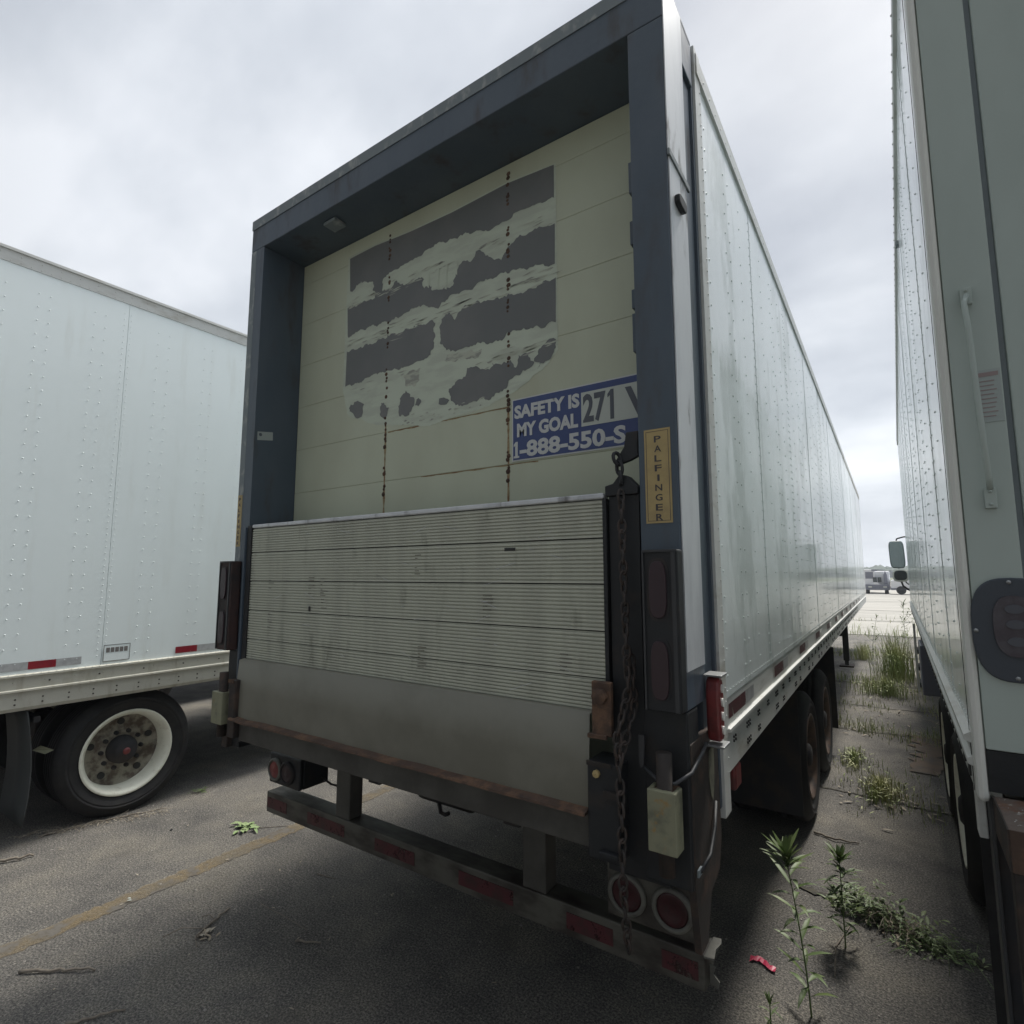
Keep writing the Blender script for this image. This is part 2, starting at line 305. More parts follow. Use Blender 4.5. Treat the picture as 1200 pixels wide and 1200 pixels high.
FILM = {
 'A': [(0.588, 3.806), (0.804, 3.811), (1.077, 3.794), (1.384, 3.789), (1.733, 3.802), (1.994, 3.783), (1.993, 3.62), (1.879, 3.629), (1.783, 3.632), (1.729, 3.609), (1.596, 3.606), (1.488, 3.637), (1.328, 3.649), (1.281, 3.651), (1.14, 3.623), (1.05, 3.619), (0.931, 3.608), (0.877, 3.574), (0.873, 3.494), (0.818, 3.49), (0.799, 3.593), (0.695, 3.631), (0.63, 3.593), (0.599, 3.597)] ,
 'B': [(0.581, 3.495), (0.635, 3.496), (0.818, 3.49), (0.873, 3.514), (0.935, 3.505), (0.98, 3.541), (1.054, 3.494), (1.181, 3.50), (1.20, 3.43), (1.235, 3.44), (1.26, 3.40), (1.33, 3.385), (1.40, 3.385), (1.425, 3.46), (1.46, 3.495), (1.522, 3.479), (1.559, 3.52), (1.644, 3.451), (1.7, 3.419), (1.739, 3.475), (1.798, 3.501), (1.901, 3.505), (1.978, 3.493), (1.996, 3.495), (1.994, 3.303), (1.941, 3.309), (1.798, 3.343), (1.715, 3.349), (1.608, 3.353), (1.492, 3.331), (1.38, 3.337), (1.347, 3.311), (1.289, 3.295), (1.167, 3.344), (1.06, 3.331), (0.968, 3.321), (0.789, 3.329), (0.591, 3.318)] ,
 'C': [(0.588, 3.227), (0.773, 3.221), (0.912, 3.222), (0.931, 3.242), (1.024, 3.228), (1.132, 3.243), (1.273, 3.223), (1.28, 3.163), (1.276, 3.1), (1.253, 3.05), (1.194, 3.036), (1.108, 3.027), (0.979, 3.031), (0.816, 3.036), (0.682, 3.014), (0.585, 3.012)] ,
 'D': [(1.316, 3.099), (1.325, 3.225), (1.354, 3.244), (1.385, 3.236), (1.414, 3.196), (1.433, 3.227), (1.493, 3.25), (1.609, 3.239), (1.73, 3.225), (1.812, 3.221), (1.998, 3.237), (1.996, 3.027), (1.877, 3.031), (1.736, 3.049), (1.716, 3.022), (1.637, 3.021), (1.601, 3.034), (1.496, 3.035), (1.389, 3.036), (1.357, 3.062)] ,
 'F': [(1.497, 2.928), (1.571, 2.912), (1.633, 2.89), (1.648, 2.921), (1.717, 2.91), (1.755, 2.909), (1.784, 2.866), (1.8, 2.923), (1.849, 2.912), (1.885, 2.872), (1.844, 2.845), (1.784, 2.83), (1.717, 2.778), (1.649, 2.754), (1.547, 2.751), (1.479, 2.744), (1.446, 2.744), (1.393, 2.792), (1.379, 2.83), (1.422, 2.87), (1.492, 2.899)] ,
 'G': [(1.996, 2.949), (1.995, 2.913), (1.974, 2.876), (1.932, 2.854), (1.899, 2.837), (1.912, 2.862), (1.881, 2.877), (1.908, 2.926), (1.944, 2.946)] ,
 'H': [(0.633, 2.886), (0.701, 2.909), (0.738, 2.887), (0.743, 2.802), (0.673, 2.824), (0.631, 2.856)] ,
 'I': [(1.08, 2.894), (1.113, 2.853), (1.138, 2.848), (1.145, 2.81), (1.122, 2.773), (1.098, 2.754), (1.034, 2.764), (1.037, 2.857)] ,
 'J': [(1.175, 2.837), (1.194, 2.811), (1.173, 2.791), (1.157, 2.817)] ,
 'K': [(0.893, 2.86), (0.957, 2.824), (0.93, 2.772), (0.889, 2.788)] ,
 'L': [(1.062, 2.985), (1.176, 2.998), (1.178, 2.933), (1.142, 2.903), (1.073, 2.921)] ,
 'M': [(1.317, 2.806), (1.385, 2.785), (1.329, 2.771)] ,
 'E': [(1.364, 3.024), (1.496, 3.011), (1.586, 3.003), (1.565, 2.965), (1.453, 2.982), (1.342, 2.998)] ,
 'R': [(0.572, 3.822), (0.803, 3.822), (1.077, 3.804), (1.383, 3.799), (1.733, 3.811), (2.003, 3.788), (2.004, 2.9), (1.952, 2.841), (1.77, 2.751), (1.573, 2.705), (1.233, 2.678), (0.85, 2.746), (0.617, 2.833), (0.563, 2.996)] ,
}
# ------------------------------------------------ ground
g = MB()
nx, ny = 60, 60
def gz(x, y): return 0.0
g.add([(-400, -300, 0), (400, -300, 0), (400, 19.5, 0), (-400, 19.5, 0)], [(0, 1, 2, 3)])
struct('asphalt_ground', g, 'asphalt')
struct('concrete_yard', MB().add([(-400, 19.5, 0), (400, 19.5, 0), (400, 150, 0), (-400, 150, 0)], [(0, 1, 2, 3)]), 'concrete')
struct('grass_field', MB().add([(-2500, -2500, -.03), (2500, -2500, -.03), (2500, 3000, -.03), (-2500, 3000, -.03)], [(0, 1, 2, 3)]), 'field')
def ribbon(pts, wd, z, jit=.3, seed=1, sub=14):
    rnd = random.Random(seed); P = [Vector((*p, 0)) for p in pts]; q = []
    for a, b in zip(P[:-1], P[1:]):
        for k in range(sub): q.append(a.lerp(b, k / sub))
    q.append(P[-1]); mb = MB(); vs = []
    for i, p in enumerate(q):
        d = (q[min(i + 1, len(q) - 1)] - q[max(i - 1, 0)]).normalized(); n = Vector((-d.y, d.x, 0))
        o = n * wd * jit * rnd.uniform(-1, 1) * .6
        vs += [p + o + n * wd * .5 * (1 + jit * rnd.uniform(-1, 1)) + Vector((0, 0, z)), p + o - n * wd * .5 * (1 + jit * rnd.uniform(-1, 1)) + Vector((0, 0, z))]
    return mb.add(vs, [(2 * i, 2 * i + 1, 2 * i + 3, 2 * i + 2) for i in range(len(q) - 1)])
struct('yellow_parking_line', ribbon([(-.76, -1.6), (-.735, -.2), (-.735, 1.2), (-.73, 4), (-.72, 12)], .13, .004, .12, 3, 60), 'line')
cr = MB()
for i, (y, x0, x1, wd) in enumerate([(6.55, -2, 6, .07), (10.1, -2, 7, .09), (14.2, -3, 8, .10), (19.5, -30, 40, .16), (4.1, 2.4, 5, .03), (8.1, 1, 5, .03), (26, -30, 30, .12), (34, -30, 30, .14), (46, -40, 40, .16)]):
    rb = ribbon([(x0, y + .1), ((x0 + x1) / 2, y - .05), (x1, y + .06)], wd, .004 + .0004 * i, .5, i + 10, 40); cr.add(rb.v, rb.f)
rb = ribbon([(2.55, 2.28), (2.85, 2.2), (3.1, 2.1), (3.5, 1.98), (4.6, 1.9)], .05, .0085, .6, 44, 14); cr.add(rb.v, rb.f)
struct('pavement_cracks', cr, 'crack')
# old concrete patch and rusty stain further up the lane
struct('pavement_patch', ribbon([(3.35, 5.1), (3.42, 6.6)], .28, .010, .5, 77, 16), mat('rusty_patch', (.17, .125, .09), .9, color2=(.12, .105, .09), scale=6))

# ------------------------------------------------ wheels
def wheel(parent, x, y, R=.49, wdt=.27, side=1, rim='rim', face='rimdirty', dish=.13, rimr=.315, name='wheel', hub=True, red=False):
    """side=+1: outer face looks to +x and lies at x"""
    s = side
    def lp(pr): return [(r, o * s) for r, o in pr]
    prof = [(rimr, -.02), (rimr + .02, -.004), (rimr + .06, .0), (rimr + .066, .006), (rimr + .074, .006), (rimr + .08, .001), (R - .085, .004), (R - .078, .009), (R - .070, .009), (R - .064, .003), (R - .04, -.008), (R - .014, -.03), (R, -.05)]
    for k in range(4):
        a = -.055 - k * (wdt - .11) / 4
        prof += [(R, a - .004), (R, a - .026), (R - .012, a - .028), (R - .012, a - .036)]
    prof += [(R, -wdt + .05), (R - .014, -wdt + .03), (R - .04, -wdt + .008), (rimr + .06, -wdt), (rimr, -wdt + .02), (rimr - .01, -wdt / 2), (rimr, -.02)]
    tw = MB().lathe(lp(prof), (x, y, R - .012), 'x', 56).build(name, 'rubber', parent)
    rm = MB()
    rm.lathe(lp([(rimr + .006, -.004), (rimr + .002, .002), (rimr - .012, .0), (rimr - .028, -.02), (rimr - .042, -.045), (rimr - .05, -dish)]), (x, y, R - .012), 'x', 56)
    rm.build('rim', rim, tw)
    fc = MB()
    rh = rimr - .05
    fc.lathe(lp([(rh + .001, -dish), (rh - .02, -dish - .012), (.20, -dish - .02), (.175, -dish - .004), (.14, -dish + .004), (.1, -dish + .006)]), (x, y, R - .012), 'x', 56)
    fc.build('wheel_disc', face, tw)
    dk = MB()
    for k in range(5):
        a = 2 * pi * k / 5 + .35; dk.disc((x + s * (-dish - .012), y + .222 * cos(a), R - .012 + .222 * sin(a)), .026, 'x', .02, 14, .026)
    dk.build('hand_hole', 'seamdark', tw)
    hb = MB()
    hb.lathe(lp([(.112, -dish), (.108, -dish + .05), (.095, -dish + .06), (.085, -dish + .10), (.065, -dish + .115), (.001, -dish + .12)]), (x, y, R - .012), 'x', 32)
    for k in range(10):
        a = 2 * pi * k / 10; hb.lathe(lp([(.017, -dish), (.017, -dish + .028), (.009, -dish + .034), (.008, -dish + .045), (.001, -dish + .047)]), (x, y + .145 * cos(a), R - .012 + .145 * sin(a)), 'x', 8)
    hb.build('hub', 'dark', tw)
    if red: MB().lathe(lp([(.028, -dish + .118), (.024, -dish + .128), (.001, -dish + .13)]), (x, y, R - .012), 'x', 16).build('hub_cap', 'redlamp', tw)
    return tw

def oval(cx, cz, rx, rz, n=28, sq=3.2):
    pts = []
    for k in range(n):
        a = 2 * pi * k / n; c, s_ = cos(a), sin(a)
        pts.append((cx + rx * math.copysign(abs(c) ** (2 / sq), c), cz + rz * math.copysign(abs(s_) ** (2 / sq), s_)))
    return pts

# ================================================= MAIN TRAILER
T = thing('semi_trailer', 'middle trailer with slate rear frame, recessed roll up door and folded ribbed tail lift', 'trailer')
W, H, LEN = 2.6, 4.11, 16.2
SY = .45
# side walls, each sheet lapped, plus rivets
def side_wall(x, nrm, y0, y1, z0, z1, parent, m, pitch=1.22, rows=(.28, .61, .94), hero=None, start=None, rr=.006):
    mb = MB(); y = y0; k = 0
    while y < y1 - .01:
        ye = min(y1, (start if (start and k == 0) else y + pitch))
        d = .0015 * (k % 2)
        a, b = (x - .03, x + d) if nrm > 0 else (x - d, x + .03)
        mb.box(a, b, y + .002, ye - .002, z0, z1)
        y = ye; k += 1
        far = y0 + 9
        xr = b if nrm > 0 else a
        if ye < far + 6:
            st = .10 if y < far else .2
            for yy, r_, stp in [(ye - .025, rr, st / 2), (ye + .02, rr, st / 2)] + [(y - pitch + q, rr, st) for q in rows for _ in (0,)] + [(y - pitch + q + .09, rr, st) for q in rows[1:2]]:
                if yy < y0 + .02 or yy > y1 - .01: continue
                n = int((z1 - z0 - .1) / stp)
                for i in range(n): mb.rivet((xr, yy, z0 + .06 + i * stp + (.02 if stp == st else 0)), (nrm, 0, 0), r_, .003)
    for i in range(int((min(y1, y0 + 8) - y0) / .05)): mb.rivet((xr, y0 + .03 + i * .05, z0 + .025), (nrm, 0, 0), rr * .8, .003)
    return mb.build('side_wall', m, parent)
side_wall(W - .0, 1, .47, LEN, 1.455, 4.04, T, 'side', start=1.46)
side_wall(0, -1, .47, LEN, 1.455, 4.04, T, 'side')
MB().box(.03, W - .03, LEN - .03, LEN, 1.3, 4.05).build('front_wall', 'side', T)
MB().box(.0, W, .40, LEN, 4.06, 4.10).build('roof', 'rail', T)
for x0, x1 in ((-.012, .05), (W - .05, W + .012)):
    r_ = MB().prism([(x0, 4.0), (x1, 4.0), (x1, 4.085), (x1 - .015, 4.115), (x0 + .015, 4.115), (x0, 4.085)], 'y', .40, LEN + .01)
    xo = x1 if x0 > 1 else x0
    for i in range(100): r_.rivet((xo, .5 + i * .1, 4.03), (1 if x0 > 1 else -1, 0, 0), .005, .003)
    r_.build('roof_rail', 'rail', T)
# corner posts, light rounded
for x0, x1 in ((-.006, .06), (W - .06, W + .006)):
    c_ = MB().box(x0, x1, .385, .468, 1.06, 4.12)
    for i in range(56):
        c_.rivet((x1 if x0 > 1 else x0, .452, 1.2 + i * .05), (1 if x0 > 1 else -1, 0, 0), .0045, .003)
    c_.build('corner_post', 'rail', T, .018)
# bottom rails with lightening holes look: bolts and a lip
for sgn, xa in ((1, W), (-1, 0)):
    r_ = MB()
    a = lambda u: xa + sgn * u
    pts = [(a(-.05), 1.455), (a(-.002), 1.455), (a(-.002), 1.352), (a(.014), 1.348), (a(.014), 1.336), (a(.002), 1.332), (a(.002), 1.19), (a(-.02), 1.185), (a(-.05), 1.19)]
    r_.prism(pts, 'y', .47, LEN - .05)
    bl = r_; bl.slot = 1; y = .56; i = 0
    while y < 11:
        for dz in (1.30, 1.285, 1.235, 1.22)[: (4 if i % 3 else 2)]:
            bl.disc((a(.003), y, dz), .0055, 'x', .008, 8)
            bl.disc((a(.003), y + .03, dz), .0055, 'x', .008, 8)
            if i % 3 == 1: bl.disc((a(.003), y + .06, dz), .0055, 'x', .008, 8)
        y += .24; i += 1
    bl.build('bottom_rail', ('rail', 'seamdark'), T)
    y = .50; i = 0
    while y < 12:
        wdt = .30 if i % 2 == 0 else .17
        MB().add([(a(.0035), y, 1.378), (a(.0035), y + wdt, 1.378), (a(.0035), y + wdt, 1.432), (a(.0035), y, 1.432)], [(0, 1, 2, 3)]).build('reflective_tape', 'tapeshaded' if i % 2 == 0 else 'tapewhite', T)
        y += wdt + (.004 if i % 2 == 0 else .55); i += 1
# rear frame
FR = .28
hd = MB()
hd.box(0, W, 0, .36, 3.905, 4.09)
hd.box(.0, W, .0, .36, 4.092, 4.11)
hd.build('header', 'frame', T, .004)
tr = MB(); tr.box(.0, 2.47, -.004, -.001, 4.048, 4.108)
tr.build('header_edge', 'frametrim', T)
MB().box(.62, .72, .06, .14, 3.885, 3.903).build('dome_lamp_socket', 'frametrim', T, .004)
po = MB().box(0, .055, 0, .02, 1.5, 3.903).build('frame_post', 'frametrim', T, .003)
pi_ = MB().box(.055, .135, .001, .02, 1.5, 3.903); pi_.box(.125, .135, .02, FR, 1.2, 3.903); pi_.box(0.01, .124, .021, .36, 1.5, 3.9)
pi_.build('post_return', 'frame', T)
po2 = MB().box(2.466, 2.598, 0, .22, 1.5, 3.903); po2.box(2.466, 2.585, .221, .359, 1.2, 3.9)
po2.build('frame_post', 'frame', T, .004)
# light metal cheek on the right side with a seam and a lamp
ck = MB().box(2.599, 2.603, .008, .205, 1.62, 3.36); ck.build('side_cheek', 'alu', T)
ck = MB().box(2.599, 2.603, .0, .215, 3.385, 4.09); ck.build('side_cheek', 'alu', T)
MB().box(2.6, 2.609, -.004, .235, 3.36, 3.384).build('cheek_seam', 'frametrim', T, .002)
lp = MB(); lp.prism(oval(.095, 3.228, .045, .022), 'x', 2.603, 2.622); lp.build('side_lamp', 'black', T, .004)
MB().box(.02, W - .005, .36, .385, 1.1, 4.09).build('frame_backing', 'frame', T)
# roll-up door of stacked panels
zs = [1.2, 1.62, 1.89, 2.155, 2.42, 2.69, 2.961, 3.23, 3.5, 3.77, 3.902]
D = MB()
for a, b in zip(zs[:-1], zs[1:]): D.box(.137, 2.464, FR, FR + .03, a + .0008, b - .0008)
D = D.build('roll_up_door', 'door', T, .0015)
sm = MB()
for z in zs[1:-1]: sm.box(.137, 2.464, FR + .0025, FR + .012, z - .003, z + .003)
sm.build('panel_seam', 'seamsoft', D)
hz = MB(); rst = random.Random(3)
for X in (.93, 1.74):
    for z in zs[2:-1]:
        for d in (-.075, -.055, -.038, -.02, .018, .036, .055, .078):
            if rst.random() < .22: continue
            hz.rivet((X + rst.uniform(-.004, .004), FR - .001, z + d + rst.uniform(-.007, .007)), (0, -1, 0), rst.uniform(.006, .014), .004)
hz.build('hinge_rivets', 'rust', D)
rs = MB()
for X, lo_, hi_ in ((.932, 2.2, 2.75), (1.741, 2.2, 2.72), (1.741, 2.75, 2.86)):
    vs = []; n = 26
    for i in range(n + 1):
        z = lo_ + (hi_ - lo_) * i / n; wv = .0035 + .0045 * abs(noise.noise(Vector((X * 9, z * 14, 0)))) * 2
        vs += [(X - wv, FR - .0008, z), (X + wv, FR - .0008, z)]
    rs.add(vs, [(2 * i, 2 * i + 1, 2 * i + 3, 2 * i + 2) for i in range(n)])
for z, s0, s1 in ((2.42, 1.2, 1.9), (2.69, .95, 1.74), (2.155, 1.5, 2.2)):
    vs = []; n = 40
    for i in range(n + 1):
        x = s0 + (s1 - s0) * i / n; wv = .002 + .004 * abs(noise.noise(Vector((x * 12, z, 3)))) * 2
        vs += [(x, FR - .0008, z - .002 - wv), (x, FR - .0008, z - .001)]
    rs.add(vs, [(2 * i, 2 * i + 1, 2 * i + 3, 2 * i + 2) for i in range(n)])
rs.build('rust_streak', mat('rust_stain', (.23, .14, .07), .8, color2=(.34, .28, .16), scale=40, lo=.4, hi=.6), D)
# peeled film: ragged outlines
def ragged(poly, amp, step, seed):
    out_ = []; n = len(poly)
    for i in range(n):
        a = Vector((*poly[i], 0)); b = Vector((*poly[(i + 1) % n], 0)); ln = (b - a).length; k = max(1, int(ln / step)); d = (b - a).normalized(); nn = Vector((-d.y, d.x, 0))
        straight = (abs(a.x - b.x) < .012 and ln > .06 and (a.x > 1.97 or a.x < .62)) or (a.y > 3.77 and b.y > 3.77)
        for j in range(k):
            p = a.lerp(b, j / k); am = 0 if straight or j == 0 else amp
            p += nn * am * (noise.noise(Vector((p.x * 22, p.y * 30, seed))) + .6 * noise.noise(Vector((p.x * 60, p.y * 80, seed + 5)))) * 1.4
            out_.append((p.x, p.y))
    return out_
def film(name, key, m, y, amp=.018, step=.01):
    pts = ragged(FILM[key], amp, step, hash(key) % 7 if False else ord(key))
    vo_, ed_, fa_ = delaunay_2d_cdt([Vector(q) for q in pts], [], [list(range(len(pts)))], 1, 1e-5)[:3]
    me = bpy.data.meshes.new(name); me.from_pydata([(q.x, y, q.y) for q in vo_], [], fa_)
    o = bpy.data.objects.new(name, me); col.objects.link(o); me.materials.append(M[m]); o.parent = D; return o
film('glue_residue', 'R', 'residue', FR - .0012, .006)
for i_, k in enumerate('ABCDFGHIJKM'): film('dark_film', k, 'sticker', FR - .0022 - .00006 * i_, .013)
for k in 'LE': film('torn_film', k, 'sticker_mid', FR - .0018, .012)
# little torn strips along the peeled bands
st = MB(); rt = random.Random(12)
def strip_between(p, q, n, spread, wlen):
    for i in range(n):
        t = rt.random(); x = p[0] + (q[0] - p[0]) * t; z = p[1] + (q[1] - p[1]) * t + rt.gauss(0, spread)
        l_ = rt.uniform(.3, 1) * wlen; h_ = rt.uniform(.0015, .006); sl_ = (q[1] - p[1]) / (q[0] - p[0]) + rt.uniform(-.1, .1)
        vs = [(x - l_, FR - .0026, z - l_ * sl_), (x - l_ * .3, FR - .0026, z - l_ * .3 * sl_ - h_), (x + l_, FR - .0026, z + l_ * sl_), (x + l_ * .2, FR - .0026, z + l_ * .2 * sl_ + h_)]
        st.add(vs, [(0, 1, 2, 3)])
strip_between((.60, 3.50), (2.0, 3.53), 46, .02, .05)
strip_between((.60, 3.25), (2.0, 3.27), 56, .02, .06)
strip_between((.60, 2.98), (1.2, 3.0), 10, .012, .05)
strip_between((1.55, 2.93), (2.0, 2.95), 26, .015, .05)
strip_between((1.0, 2.72), (1.6, 2.73), 24, .015, .02)
st.build('film_shreds', 'sticker_mid', D)
# safety sign
sg = MB().box(1.764, 2.462, FR - .004, FR - .0005, 2.428, 2.716).build('safety_sign', 'white', D)
MB().box(1.770, 2.462, FR - .005, FR - .0041, 2.434, 2.710).build('sign_field', 'blue', sg)
MB().box(2.116, 2.425, FR - .0062, FR - .0051, 2.536, 2.682).build('number_panel', 'numpanel', sg)
for o in ():
    pass
text('sign_lettering', 'SAFETY IS', 'white', D, 1.778, 2.108, 2.622, 2.684, FR - .0052, .045)
text('sign_lettering', 'MY GOAL', 'white', D, 1.792, 2.100, 2.536, 2.600, FR - .0052, .045)
text('sign_lettering', '-888-550-S', 'white', D, 1.806, 2.312, 2.442, 2.516, FR - .0052, .035)
text('sign_number', '27', 'numink', D, 2.124, 2.228, 2.548, 2.672, FR - .0063, .03)
text('sign_number', 'V', 'numink', D, 2.312, 2.42, 2.548, 2.668, FR - .0063, .03)
MB().prism([(1.782, 2.442), (1.7955, 2.442), (1.7955, 2.516), (1.785, 2.516), (1.774, 2.504), (1.774, 2.494), (1.782, 2.50)], 'y', FR - .0064, FR - .0052).build('sign_lettering', 'white', D)
MB().box(1.774, 1.804, FR - .0066, FR - .0065, 2.442, 2.451).build('sign_lettering', 'white', D)
MB().prism([(2.247, 2.548), (2.263, 2.548), (2.263, 2.672), (2.251, 2.672), (2.236, 2.654), (2.236, 2.640), (2.247, 2.648)], 'y', FR - .0075, FR - .0064).build('sign_number', 'numink', D)
# small paper sticker on the inner jamb
jb = MB().add([(.1362, .020, 2.706), (.1362, .118, 2.722), (.1362, .116, 2.772), (.1362, .019, 2.757)], [(0, 1, 2, 3)]).build('jamb_sticker', 'paper', T)
MB().disc((.1372, .038, 2.742), .010, 'x', .001, 14).build('sticker_mark', 'numink', jb)
# door track brackets along the right jamb
for z0, z1 in ((3.10, 3.19), (2.86, 2.93), (2.70, 2.84), (3.3, 3.42)): MB().box(2.445, 2.466, .03, .09, z0, z1).build('track_bracket', 'frame', T, .002)
# label on the right post
lb = MB().box(2.488, 2.576, -.0025, -.0003, 2.088, 2.402).build('post_label', 'yellow', T)
bd = MB()
for a in ((2.494, 2.4955, 2.095, 2.395), (2.5685, 2.570, 2.095, 2.395), (2.4955, 2.5685, 2.095, 2.0965), (2.4955, 2.5685, 2.3935, 2.395)): bd.box(a[0], a[1], -.0031, -.0026, a[2], a[3])
bd.build('label_border', 'ink', lb)
tr_ = MB()
for x_, w0, z0_, z1_ in ((1.23, .006, 3.43, 3.51), (1.297, .007, 3.40, 3.51), (1.352, .009, 3.385, 3.51), (1.424, .005, 3.44, 3.52)):
    tr_.add([(x_ - w0, FR - .0031, z0_), (x_ + w0 * .6, FR - .0031, z0_ - .01), (x_ + w0, FR - .0031, z1_), (x_ - w0 * .7, FR - .0031, z1_)], [(0, 1, 2, 3)])
tr_.build('peeled_strip', 'residue', D)
zz = 2.378
for i, ch in enumerate('PALFINGER'):
    h_ = .0215; text('label_letter', ch, 'ink', lb, 2.522 + (.008 if ch == 'I' else 0), 2.545 - (.008 if ch == 'I' else 0), zz - h_, zz, -.0026, .01); zz -= .0325
lb2 = MB().box(.006, .05, -.0025, -.0003, 2.085, 2.385).build('post_label', 'yellow', T)
zz = 2.37
for i, ch in enumerate('PALFINGER'):
    text('label_letter', ch, 'ink', lb2, .018 + (.006 if ch == 'I' else 0), .038 - (.006 if ch == 'I' else 0), zz - .02, zz, -.0026, .01); zz -= .032
# tail light boxes
def tail_box(x0, x1, m='black'):
    b = MB().box(x0, x1, -.062, -.002, 1.505, 2.0).build('tail_light_box', m, T, .006)
    e_ = MB(); 
    for q in ((x0, x1, 1.992, 1.999), (x0, x0 + .006, 1.51, 1.991), (x1 - .018, x1 - .006, 1.51, 1.991)): e_.box(q[0], q[1], -.068, -.0625, q[2], q[3])
    e_.build('box_rim', 'trimdark', b)
    cx = (x0 + x1) / 2 - .006
    for cz in (1.875, 1.63):
        MB().prism(oval(cx, cz, .036, .098), 'y', -.0635, -.0621).build('lamp_gasket', 'dark', b)
        MB().prism(oval(cx, cz, .028, .088), 'y', -.072, -.0636).build('lens', 'lensdark', b, .003)
tail_box(2.492, 2.604); tail_box(-.03, .085, mat('rusty_lamp_box', (.05, .026, .022), .7, color2=(.02, .018, .018), scale=9))
# gate guides
MB().box(2.353, 2.462, .002, .06, 1.02, 2.19).build('guide_channel', 'black', T, .003)
MB().box(.137, .178, -.01, .05, 1.02, 2.2).build('guide_channel', 'black', T, .003)
MB().box(.118, .132, -.02, 0.0, 1.25, 2.19).build('guide_rod', 'frame', T, .003)
# ribbed lift platform
gt = MB(); GX0, GX1 = .186, 2.335
gz_ = [1.455, 1.574, 1.73, 1.889, 2.047, 2.182]
for a, b in zip(gz_[:-1], gz_[1:]):
    n = int(round((b - a - .004) / .0135)); st_ = (b - a - .004) / n
    pr = [(.03, a + .002)]
    for i in range(n):
        z = a + .002 + i * st_
        pr += [(-.006, z + .0005), (-.006, z + st_ * .60), (.001, z + st_ * .70), (.001, z + st_ * .96)]
    pr += [(.03, b - .002)]
    gt.prism(pr, 'x', GX0, GX1)
gt.slot = 1; rq = random.Random(8)
for k in range(46):
    x = rq.uniform(GX0 + .05, GX1 - .15); z = rq.uniform(1.47, 2.16); l_ = rq.uniform(.01, .10); h_ = rq.uniform(.0006, .0018); s_ = rq.uniform(-.4, .4)
    gt.add([(x, -.0063, z), (x + l_, -.0063, z + l_ * s_), (x + l_, -.0063, z + l_ * s_ + h_), (x, -.0063, z + h_)], [(0, 1, 2, 3)])
gt.slot = 2
for k in range(9):
    x = rq.uniform(.3, 1.0) if k < 5 else rq.uniform(1, 2.2); z = rq.uniform(1.6, 2.1)
    for q in range(7):
        if rq.random() < .7: gt.box(x, x + rq.uniform(.01, .05), -.0066, -.0061, z - q * .0135, z - q * .0135 + .004)
G = gt.build('lift_platform', ('grate', 'alu', 'flap'), T)
MB().box(GX0 + .005, GX1 - .005, .008, .02, 1.455, 2.18).build('platform_core', 'seamdark', G)
MB().box(GX0, GX1 + .004, -.012, .034, 2.183, 2.203).build('platform_lip', 'alu', G, .005)
MB().box(1.92, 1.97, -.0085, -.006, 2.012, 2.024).build('latch_slot', 'seamdark', G, .001)
MB().box(.72, .735, -.0085, -.006, 1.74, 1.765).build('latch_slot', 'seamdark', G, .001)
MB().box(GX1 - .001, GX1 + .013, -.01, .03, 1.46, 2.182).build('platform_end', 'black', G)
# plain flap, lower beam with rusty angle
fl = MB()
n = 44; vs = []
for i in range(n + 1):
    x = .178 + (2.288 - .178) * i / n; wv = .003 * noise.noise(Vector((x * 2.2, 0, 1)))
    vs += [(x, -.052 + wv, 1.165), (x, -.050 + wv * 2, 1.31), (x, -.040, 1.462), (x, -.01, 1.468)]
fl.add(vs, [(4 * i + j, 4 * i + 4 + j, 4 * i + 5 + j, 4 * i + 1 + j) for i in range(n) for j in range(3)], True)
fl.build('flap_plate', 'flap', T)
an = MB(); vs = []
for i in range(n + 1):
    x = .178 + (2.288 - .178) * i / n; wv = .006 * noise.noise(Vector((x * 4, 2, 1))) - .006 * math.exp(-((x - .32) / .08) ** 2)
    vs += [(x, -.05, 1.172 + wv), (x, -.088, 1.164 + wv), (x, -.09, 1.156 + wv), (x, -.05, 1.158 + wv)]
an.add(vs, [(4 * i + j, 4 * i + 4 + j, 4 * i + 4 + (j + 1) % 4, 4 * i + (j + 1) % 4) for i in range(n) for j in range(4)])
an.build('flap_edge', 'rust', T)
bm_ = MB().box(.215, 2.29, -.045, .06, 1.045, 1.150); bm_.build('lift_beam', 'beamdark', T, .006)
MB().box(.22, 2.29, -.03, .30, 1.151, 1.16).build('beam_shelf', 'black', T)
# brackets either side of flap
b_ = MB().box(2.306, 2.375, -.062, -.04, 1.405, 1.575); b_.build('hinge_plate', 'rust', T, .004)
MB().lathe([(.026, 0), (.026, -.02), (.012, -.024), (.001, -.025)], (2.34, -.062, 1.53), 'y', 6, False).build('hinge_bolt', 'rust', T)
MB().box(2.292, 2.36, -.07, -.058, 1.395, 1.41).build('hinge_foot', 'rust', T, .003)
b_ = MB().box(2.29, 2.40, -.07, .05, 1.03, 1.325); b_.build('lift_bracket', 'black', T, .006)
MB().box(2.29, 2.375, -.074, -.069, 1.312, 1.326).build('bracket_edge', 'rustbar', T)
MB().box(2.35, 2.40, -.082, -.0705, 1.225, 1.245).build('bracket_rib', 'rustbar', T)
MB().box(2.335, 2.40, -.09, -.0705, 1.05, 1.066).build('bracket_rib', 'black', T, .003)
MB().lathe([(.012, 0), (.012, -.01), (.001, -.012)], (2.325, -.07, 1.29), 'y', 8, False).build('bolt', 'yellow', T)
b_ = MB().box(.150, .215, -.075, .02, 1.06, 1.36); b_.build('lift_bracket', 'rustbar', T, .006)
MB().box(.15, .20, -.08, -.0755, 1.345, 1.362).build('bracket_rib', 'rust', T)
